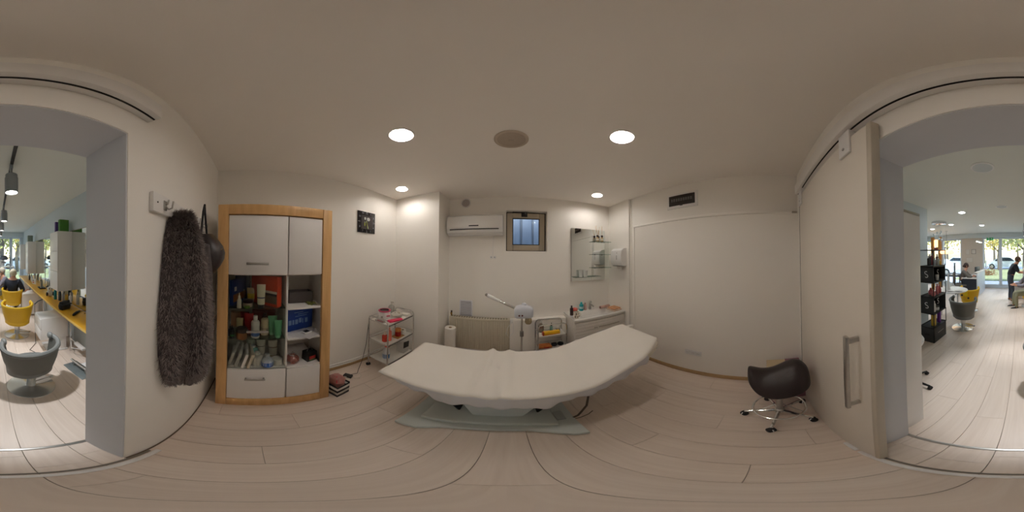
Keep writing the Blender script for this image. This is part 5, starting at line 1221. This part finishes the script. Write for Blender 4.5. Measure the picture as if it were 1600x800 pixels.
t = thing('catalogue', 'open white catalogue on the round table', 'catalogue', (1.60, -3.72, .725), .4)
for s_ in (-1, 1): G().grid(lambda u, v: (s_*.2*u, -.13+.26*v, .004+.02*math.sin(PI*u)*.8), 8, 2).o('page', pm((232,226,220), .5), t, solid=.003)
t = thing('tabletop_stand', 'tall white cone shaped stand on the round table', 'stand', (1.76, -3.70, .725)); G().lathe([(.001,0),(.07,0),(.03,.2),(.012,.42),(.001,.44)], 14).o('cone', WHITEP, t); G().lathe([(.07,0),(.075,0),(.075,.01),(.07,.012)], 16, cap=False).o('foot', ALU, t)
t = crumple('paper_bouquet', 'crumpled pale paper bouquet on the round table', 'bouquet', (1.90, -3.95, .725), (.12,.1,.1), pm((206,212,214)), 31); G().sph((.05,.06,.17),(.04,.04,.04),8,6).o('ball', pm((190,200,206)), t)
# ------------------------------------------------------------------ people
def skin_mesh(name, joints, edges, m, parent, root=0, sub=2):
    me = bpy.data.meshes.new(name); me.from_pydata([j[0] for j in joints], edges, []); me.materials.append(m)
    o = bpy.data.objects.new(name, me); C.objects.link(o); o.parent = parent
    md = o.modifiers.new('skin', 'SKIN'); md.use_smooth_shade = True
    sv = me.skin_vertices[0].data
    for k, j in enumerate(joints):
        r_ = j[1]; sv[k].radius = r_ if isinstance(r_, tuple) else (r_, r_); sv[k].use_root = (k == root)
    ms = o.modifiers.new('sub', 'SUBSURF'); ms.levels = sub; ms.render_levels = sub
    return o
def person(label, pos, rz, J, top, bottom, hair_c, hair_r=(.095,.11,.115), hair_off=(0,-.02,.035), long_sleeve=False, skirt=None, shoes=(40,34,32), bun=None):
    """J: joints dict in local coords, person facing +y"""
    t = thing('person', label, 'person', pos, rz)
    N = ['pelvis','waist','chest','neck','head','top','lsh','lel','lwr','lha','rsh','rel','rwr','rha','lhip','lkn','lan','lto','rhip','rkn','ran','rto']
    RD = dict(pelvis=.13,waist=.115,chest=(.15,.11),neck=.05,head=(.078,.09),top=.07,lsh=.06,lel=.042,lwr=.03,lha=.032,rsh=.06,rel=.042,rwr=.03,rha=.032,lhip=.085,lkn=.058,lan=.038,lto=.034,rhip=.085,rkn=.058,ran=.038,rto=.034)
    E_ = [('pelvis','waist'),('waist','chest'),('chest','neck'),('neck','head'),('head','top'),('chest','lsh'),('lsh','lel'),('lel','lwr'),('lwr','lha'),('chest','rsh'),('rsh','rel'),('rel','rwr'),('rwr','rha'),('pelvis','lhip'),('lhip','lkn'),('lkn','lan'),('lan','lto'),('pelvis','rhip'),('rhip','rkn'),('rkn','ran'),('ran','rto')]
    ix = {n_: k for k, n_ in enumerate(N)}
    b_ = skin_mesh('body', [(J[n_], RD[n_]) for n_ in N], [(ix[a], ix[c]) for a, c in E_], SKIN, t)
    def cloth(nm, names, col, grow):
        jx = {n_: k for k, n_ in enumerate(names)}
        jj = []
        for n_ in names:
            r_ = RD[n_]; r_ = tuple(v+grow for v in r_) if isinstance(r_, tuple) else r_+grow
            jj.append((J[n_], r_))
        return skin_mesh(nm, jj, [(jx[a], jx[c]) for a, c in E_ if a in jx and c in jx], col, t)
    tn = ['pelvis','waist','chest','lsh','lel','rsh','rel']+(['lwr','rwr'] if long_sleeve else [])
    cloth('top', tn, top, .022)
    cloth('trousers', ['waist','pelvis','lhip','lkn','lan','rhip','rkn','ran'], bottom, .014)
    h = Vector(J['head'])
    hm = mat('hair_%d_%d_%d' % hair_c, hair_c, .6, var=.2, nscale=40)
    hr = G().sph(h+Vector(hair_off), hair_r, 16, 10).o('hair', hm, t)
    if bun: G().sph(h+Vector(bun), (.045,.05,.045), 10, 7).o('hair_bun', hm, hr)
    for sx in (-1, 1):
        G().sph(h+Vector((sx*.03,.085,.01)), (.012,.006,.008), 8, 5).o('eye', pm((40,30,26)), t)
        G().sph(h+Vector((sx*.085,.0,.0)), (.012,.02,.028), 8, 6).o('ear', SKIN, t)
        w = 'l' if sx < 0 else 'r'; a = Vector(J[w+'ha']); d_ = (a-Vector(J[w+'wr'])).normalized(); sd_ = d_.cross(Vector((0,0,1)))
        sd_ = sd_.normalized() if sd_.length > .1 else Vector((1,0,0))
        for k in range(4): G().tube([a+sd_*(.018*(k-1.5)), a+sd_*(.018*(k-1.5))+d_*(.05-.006*abs(k-1.5)), a+sd_*(.017*(k-1.5))+d_*(.085-.008*abs(k-1.5))-Vector((0,0,.015))], [.010,.009,.007], 7).o('finger', SKIN, t)
        G().tube([a+sd_*.028*sx*-1, a+sd_*.045*sx*-1+d_*.03, a+sd_*.04*sx*-1+d_*.055], [.011,.010,.008], 7).o('thumb', SKIN, t)
        an, to = Vector(J[w+'an']), Vector(J[w+'to']); f_ = (to-an); f_.z = 0; f_.normalize()
        zf = min(an.z, to.z)-.03
        G().tube([an-f_*.05+Vector((0,0,-.02)), an+f_*.04+Vector((0,0,-.02)), Vector((to.x,to.y,zf+.035))+f_*.02, Vector((to.x,to.y,zf+.03))+f_*.06], [.04,.045,.042,.028], 10).o('shoe', pm(shoes), t)
    G().sph(h+Vector((0,.098,-.015)), (.014,.018,.02), 8, 6).o('nose', SKIN, t)
    G().sph(h+Vector((0,.085,-.052)), (.024,.008,.007), 8, 5).o('mouth', mat('lips', (170,90,84), .5), t)
    return t
V3 = lambda *a: a
def seated(hs=.46, lean=0., arms='lap', s=1.):
    J = dict(pelvis=(0,0,hs+.1), waist=(0,.0+lean*.1,hs+.28), chest=(0,lean*.25,hs+.48), neck=(0,lean*.4+.02,hs+.62), head=(0,lean*.45+.04,hs+.73), top=(0,lean*.45+.02,hs+.82),
        lsh=(-.17,lean*.25,hs+.53), rsh=(.17,lean*.25,hs+.53), lhip=(-.09,.06,hs+.08), rhip=(.09,.06,hs+.08), lkn=(-.12,.43,hs+.06), rkn=(.12,.43,hs+.06), lan=(-.12,.42,.08), ran=(.12,.46,.08), lto=(-.13,.54,.045), rto=(.13,.58,.045))
    if arms == 'lap': J.update(lel=(-.24,.08+lean*.25,hs+.28), rel=(.24,.08+lean*.25,hs+.28), lwr=(-.16,.29,hs+.22), rwr=(.16,.29,hs+.22), lha=(-.11,.35,hs+.21), rha=(.11,.35,hs+.21))
    elif arms == 'rest': J.update(lel=(-.30,.05,hs+.25), rel=(.30,.05,hs+.25), lwr=(-.31,.28,hs+.24), rwr=(.31,.28,hs+.24), lha=(-.31,.35,hs+.23), rha=(.31,.35,hs+.23))
    else: J.update(lel=(-.22,.2+lean*.25,hs+.32), rel=(.22,.2+lean*.25,hs+.32), lwr=(-.14,.42,hs+.34), rwr=(.14,.42,hs+.34), lha=(-.10,.49,hs+.34), rha=(.10,.49,hs+.34))
    return J
NAVY = mat('navy_shirt', (38,42,56), .8, var=.1); PATT = mat('patterned_blouse', (130,126,136), .8, var=.8, nscale=45); OLIVE = mat('olive_trousers', (150,150,124), .8); GREYC = mat('grey_cardigan', (112,106,100), .85); DKT = mat('dark_trousers', (34,34,40), .8); BLK = mat('black_tunic', (36,42,52), .7, var=.1); SLATE = mat('slate_trousers', (70,78,92), .8)
person('seated client with light grey hair and navy shirt seen from behind', (-.45, -4.38, -.06), PI-.55, seated(.43, .0, 'rest'), NAVY, DKT, (206,196,172), (.098,.108,.105), (0,-.025,.03))
person('seated client in patterned blouse and olive trousers at the manicure unit', (-.26, -5.0, -.06), -1.3, seated(.43, .15, 'work'), PATT, OLIVE, (190,184,170), (.1,.108,.105), (0,-.02,.035), True)
person('receptionist with dark tied hair and grey top seated behind the desk', (2.27, -6.05, 0), PI/2+.25, seated(.44, .35, 'work'), GREYC, DKT, (58,34,28), (.095,.108,.11), (0,-.025,.03), True, bun=(0,-.12,.0))
st_j = dict(pelvis=(0,-.05,.86), waist=(0,.0,1.02), chest=(0,.10,1.20), neck=(0,.19,1.335), head=(0,.25,1.42), top=(0,.24,1.50), lsh=(-.165,.11,1.25), rsh=(.165,.11,1.25), lel=(-.2,.2,1.02), rel=(.2,.2,1.02), lwr=(-.13,.40,1.0), rwr=(.13,.40,1.0), lha=(-.1,.47,1.0), rha=(.1,.47,1.0), lhip=(-.085,-.05,.80), rhip=(.085,-.05,.80), lkn=(-.09,-.02,.45), rkn=(.09,.02,.45), lan=(-.09,-.06,.075), ran=(.09,.0,.075), lto=(-.1,.07,.04), rto=(.1,.13,.04))
person('standing stylist in dark tunic leaning toward a seated client', (.30, -5.55, 0), PI/2+.25, st_j, BLK, SLATE, (84,58,44), (.095,.11,.11), (0,-.025,.03), False, shoes=(150,110,86))
t = thing('office_chair', 'grey brown office chair behind the reception desk', 'chair', (2.31, -6.05, 0), PI/2+.25)
G().box((-.24,-.22,.40),(.24,.24,.47),.03,3).o('seat', GREYC, t); G().box((-.23,-.30,.5),(.23,-.24,.95),.03,3).o('backrest', GREYC, t); G().cyl((0,0,.06),(0,0,.4),.025).o('column', BLACK, t); G().box((-.02,-.28,.4),(.02,-.22,.6),.004).o('back_stem', BLACK, t)
for k in range(5): G().tube([(0,0,.08),(.25*math.cos(k*1.257),.25*math.sin(k*1.257),.03)], .015, 8).o('base_leg', BLACK, t)
tub_chair('salon_chair', 'yellow tub chair with the client in patterned blouse', (-.26, -5.0, 0), -1.3, YELLOW, YS)

# ------------------------------------------------------------------ outside
struct(G().box((-30, -45, -.4), (40, SYF-.12, -.15)).o('ground', mat('paving', (214,214,214), .9, var=.06, nscale=1.2)))
tag(G().box((-30,-22,-.15),(40,-18,-.13)).o('asphalt_road', mat('asphalt', (176,188,202), .9, var=.08, nscale=2)), 'grey asphalt road outside the shop windows', 'road')
tag(G().box((-30,-18,-.15),(4.6,-10.6,-.08),.03).o('lawn_strip', mat('lawn', (176,180,130), .95, var=.4, nscale=3)), 'grass strip with fallen leaves before the road', 'lawn')
tag(G().box((-30,-40,-.15),(40,-22,-.06),.03).o('far_lawn', mat('lawn2', (186,190,140), .95, var=.4, nscale=2)), 'far lawn beyond the road under the trees', 'lawn')
LEAFS = [mat('leaf_green', (150,170,110), .7, var=.4, nscale=2), mat('leaf_yellow', (228,206,120), .7, var=.3, nscale=2), mat('leaf_mixed', (190,190,120), .7, var=.4, nscale=2)]
BARK = mat('bark', (120,108,96), .9, var=.2, nscale=10, bump=.3, bscale=30)
def tree(label, x_, y_, h, r, lm, seed, n_=1500, tr=.16):
    q = random.Random(seed); t = thing('tree', label, 'tree', (x_, y_, -.15), 0, 'street trees')
    G().tube([(0,0,0),(.05,.02,h*.3),(-.05,.04,h*.6),(.0,.0,h*.85)], [tr*1.2,tr,tr*.7,tr*.25], 10).o('trunk', BARK, t)
    for k in range(5):
        a = 2*PI*k/5+q.random(); G().tube([(0,.02,h*(.38+.06*k)),(r*.4*math.cos(a),r*.4*math.sin(a),h*(.52+.06*k)),(r*.75*math.cos(a),r*.75*math.sin(a),h*(.6+.06*k))], [tr*.4,tr*.28,tr*.1], 7).o('branch', BARK, t)
    g = G(); cl = [(q.uniform(-.6,.6)*r, q.uniform(-.6,.6)*r, h*q.uniform(.5,.95), r*q.uniform(.3,.55)) for _ in range(9)]
    for k in range(n_):
        c = q.choice(cl); d_ = Vector((q.gauss(0,1),q.gauss(0,1),q.gauss(0,.8))).normalized()*c[3]*q.random()**.4
        p = Vector(c[:3])+d_; a = Vector((q.gauss(0,1),q.gauss(0,1),q.gauss(0,1))).normalized(); b_ = a.cross(Vector((q.gauss(0,1),q.gauss(0,1),q.gauss(0,1)))).normalized(); s_ = q.uniform(.07,.16)
        g.quad(p-a*s_, p-b_*s_*.6, p+a*s_, p+b_*s_*.6)
    f = g.o('foliage', LEAFS[lm], t); f['kind'] = 'stuff'
tree('leaning grey trunked street tree right of the entrance mullion', -.4, -11.2, 5.2, 2.3, 2, 1, 1600, .2)
tree('yellow autumn tree straight outside the entrance door', 2.2, -17.0 , 5.0, 2.4, 1, 2, 1500)
tree('green tree far beyond the road behind the entrance door', 3.8, -24, 7, 3.2, 0, 3, 1500)
tree('yellow green tree outside the window right of reception', 7.5, -15, 5.5, 2.6, 1, 4, 1500)
tree('dense green tree beyond the road at the far right', 11, -23, 7, 3.4, 0, 5, 1500)
tree('yellow tree outside the narrow window by the styling wall', -2.0, -15.5, 5.2, 2.4, 1, 6, 1400)
tree('green tree beyond the road left of the shop', -3.6, -25, 7.5, 3.4, 0, 7, 1500)
tree('mixed autumn tree far behind the parked cars', .4, -31, 7.5, 3.6, 2, 8, 1600)
tree('tall mixed tree at the far left of the street', -9.5, -26, 7, 3.4, 2, 9, 1300)
tree('distant green tree between the parked cars', 6.5, -29, 8, 4.0, 0, 10, 1500)
def car(label, x_, y_, rz, c):
    t = thing('car', label, 'car', (x_, y_, -.13 if y_ < -18 else -.15), rz, 'parked cars'); pm_ = mat('car_paint_%d_%d_%d' % c, c, .25, .2, coat=.5, var=.02)
    pr2 = [(-2.1,.30),(-2.15,.55),(-2.0,.82),(-1.45,.90),(-.85,1.36),(.55,1.40),(1.15,.95),(1.85,.82),(2.1,.62),(2.12,.32)]
    G().ring([[(a, w_*(.86 if b_ > 1.0 else 1), b_) for a, b_ in pr2] for w_ in (-.85, -.80, .80, .85)]).o('body', pm_, t, ang=30)
    wn = mat('car_glass', (50,60,70), .1)
    for s_ in (-1, 1): G().ring([[(a, s_*(.80), b_) for a, b_ in ((-1.3,.93),(-.8,1.3),(.5,1.33),(1.0,.95))], [(a, s_*(.862), b_) for a, b_ in ((-1.3,.93),(-.8,1.3),(.5,1.33),(1.0,.95))]]).o('side_window', wn, t)
    for a in (-1.3, 1.3):
        for s_ in (-1, 1):
            w_ = G().lathe([(.001,.1),(.3,.1),(.32,.06),(.32,-.06),(.3,-.1),(.001,-.1)], 18, M=Mx((a, s_*.78, .32), rx=PI/2)).o('wheel', BLACKR, t); G().lathe([(.001,.11),(.19,.105)], 14, M=Mx((a, s_*.79, .32), rx=PI/2*(-s_)), cap=False).o('hubcap', ALU, w_)
    for s_ in (-1, 1): G().box((2.05,s_*.6-.15,.58),(2.12,s_*.6+.15,.7),.02).o('headlight', WHITEP, t)
car('white car parked outside the entrance door', 2.0, -19.4, .05, (232,234,236)); car('white car parked outside the window right of reception', 7.2, -12.6, .1, (226,230,234)); car('silver car parked outside the middle window', -2.7, -19.4, -.03, (196,202,208)); car('white car farther along the street behind reception', 7.6, -19.3, 0, (226,228,230)); car('pale blue car at the left end of the street', -7.2, -19.3, 0, (190,206,220))
t = thing('planter_bush', 'dry reddish bush beyond the road outside the entrance', 'bush', (2.6, -13.0, -.09)); q = random.Random(3); g = G()
for k in range(400):
    p = Vector((q.gauss(0,.35),q.gauss(0,.25),abs(q.gauss(.2,.2)))); a = Vector((q.gauss(0,1),q.gauss(0,1),q.gauss(0,1))).normalized(); b_ = a.orthogonal().normalized(); s_ = .06; g.quad(p-a*s_, p-b_*s_*.5, p+a*s_, p+b_*s_*.5)
f = g.o('foliage', mat('leaf_rust', (170,120,80), .8, var=.3), t); f['kind'] = 'stuff'; G().cyl((0,0,0),(0,0,.3),.04,n=8).o('stem', BARK, t)
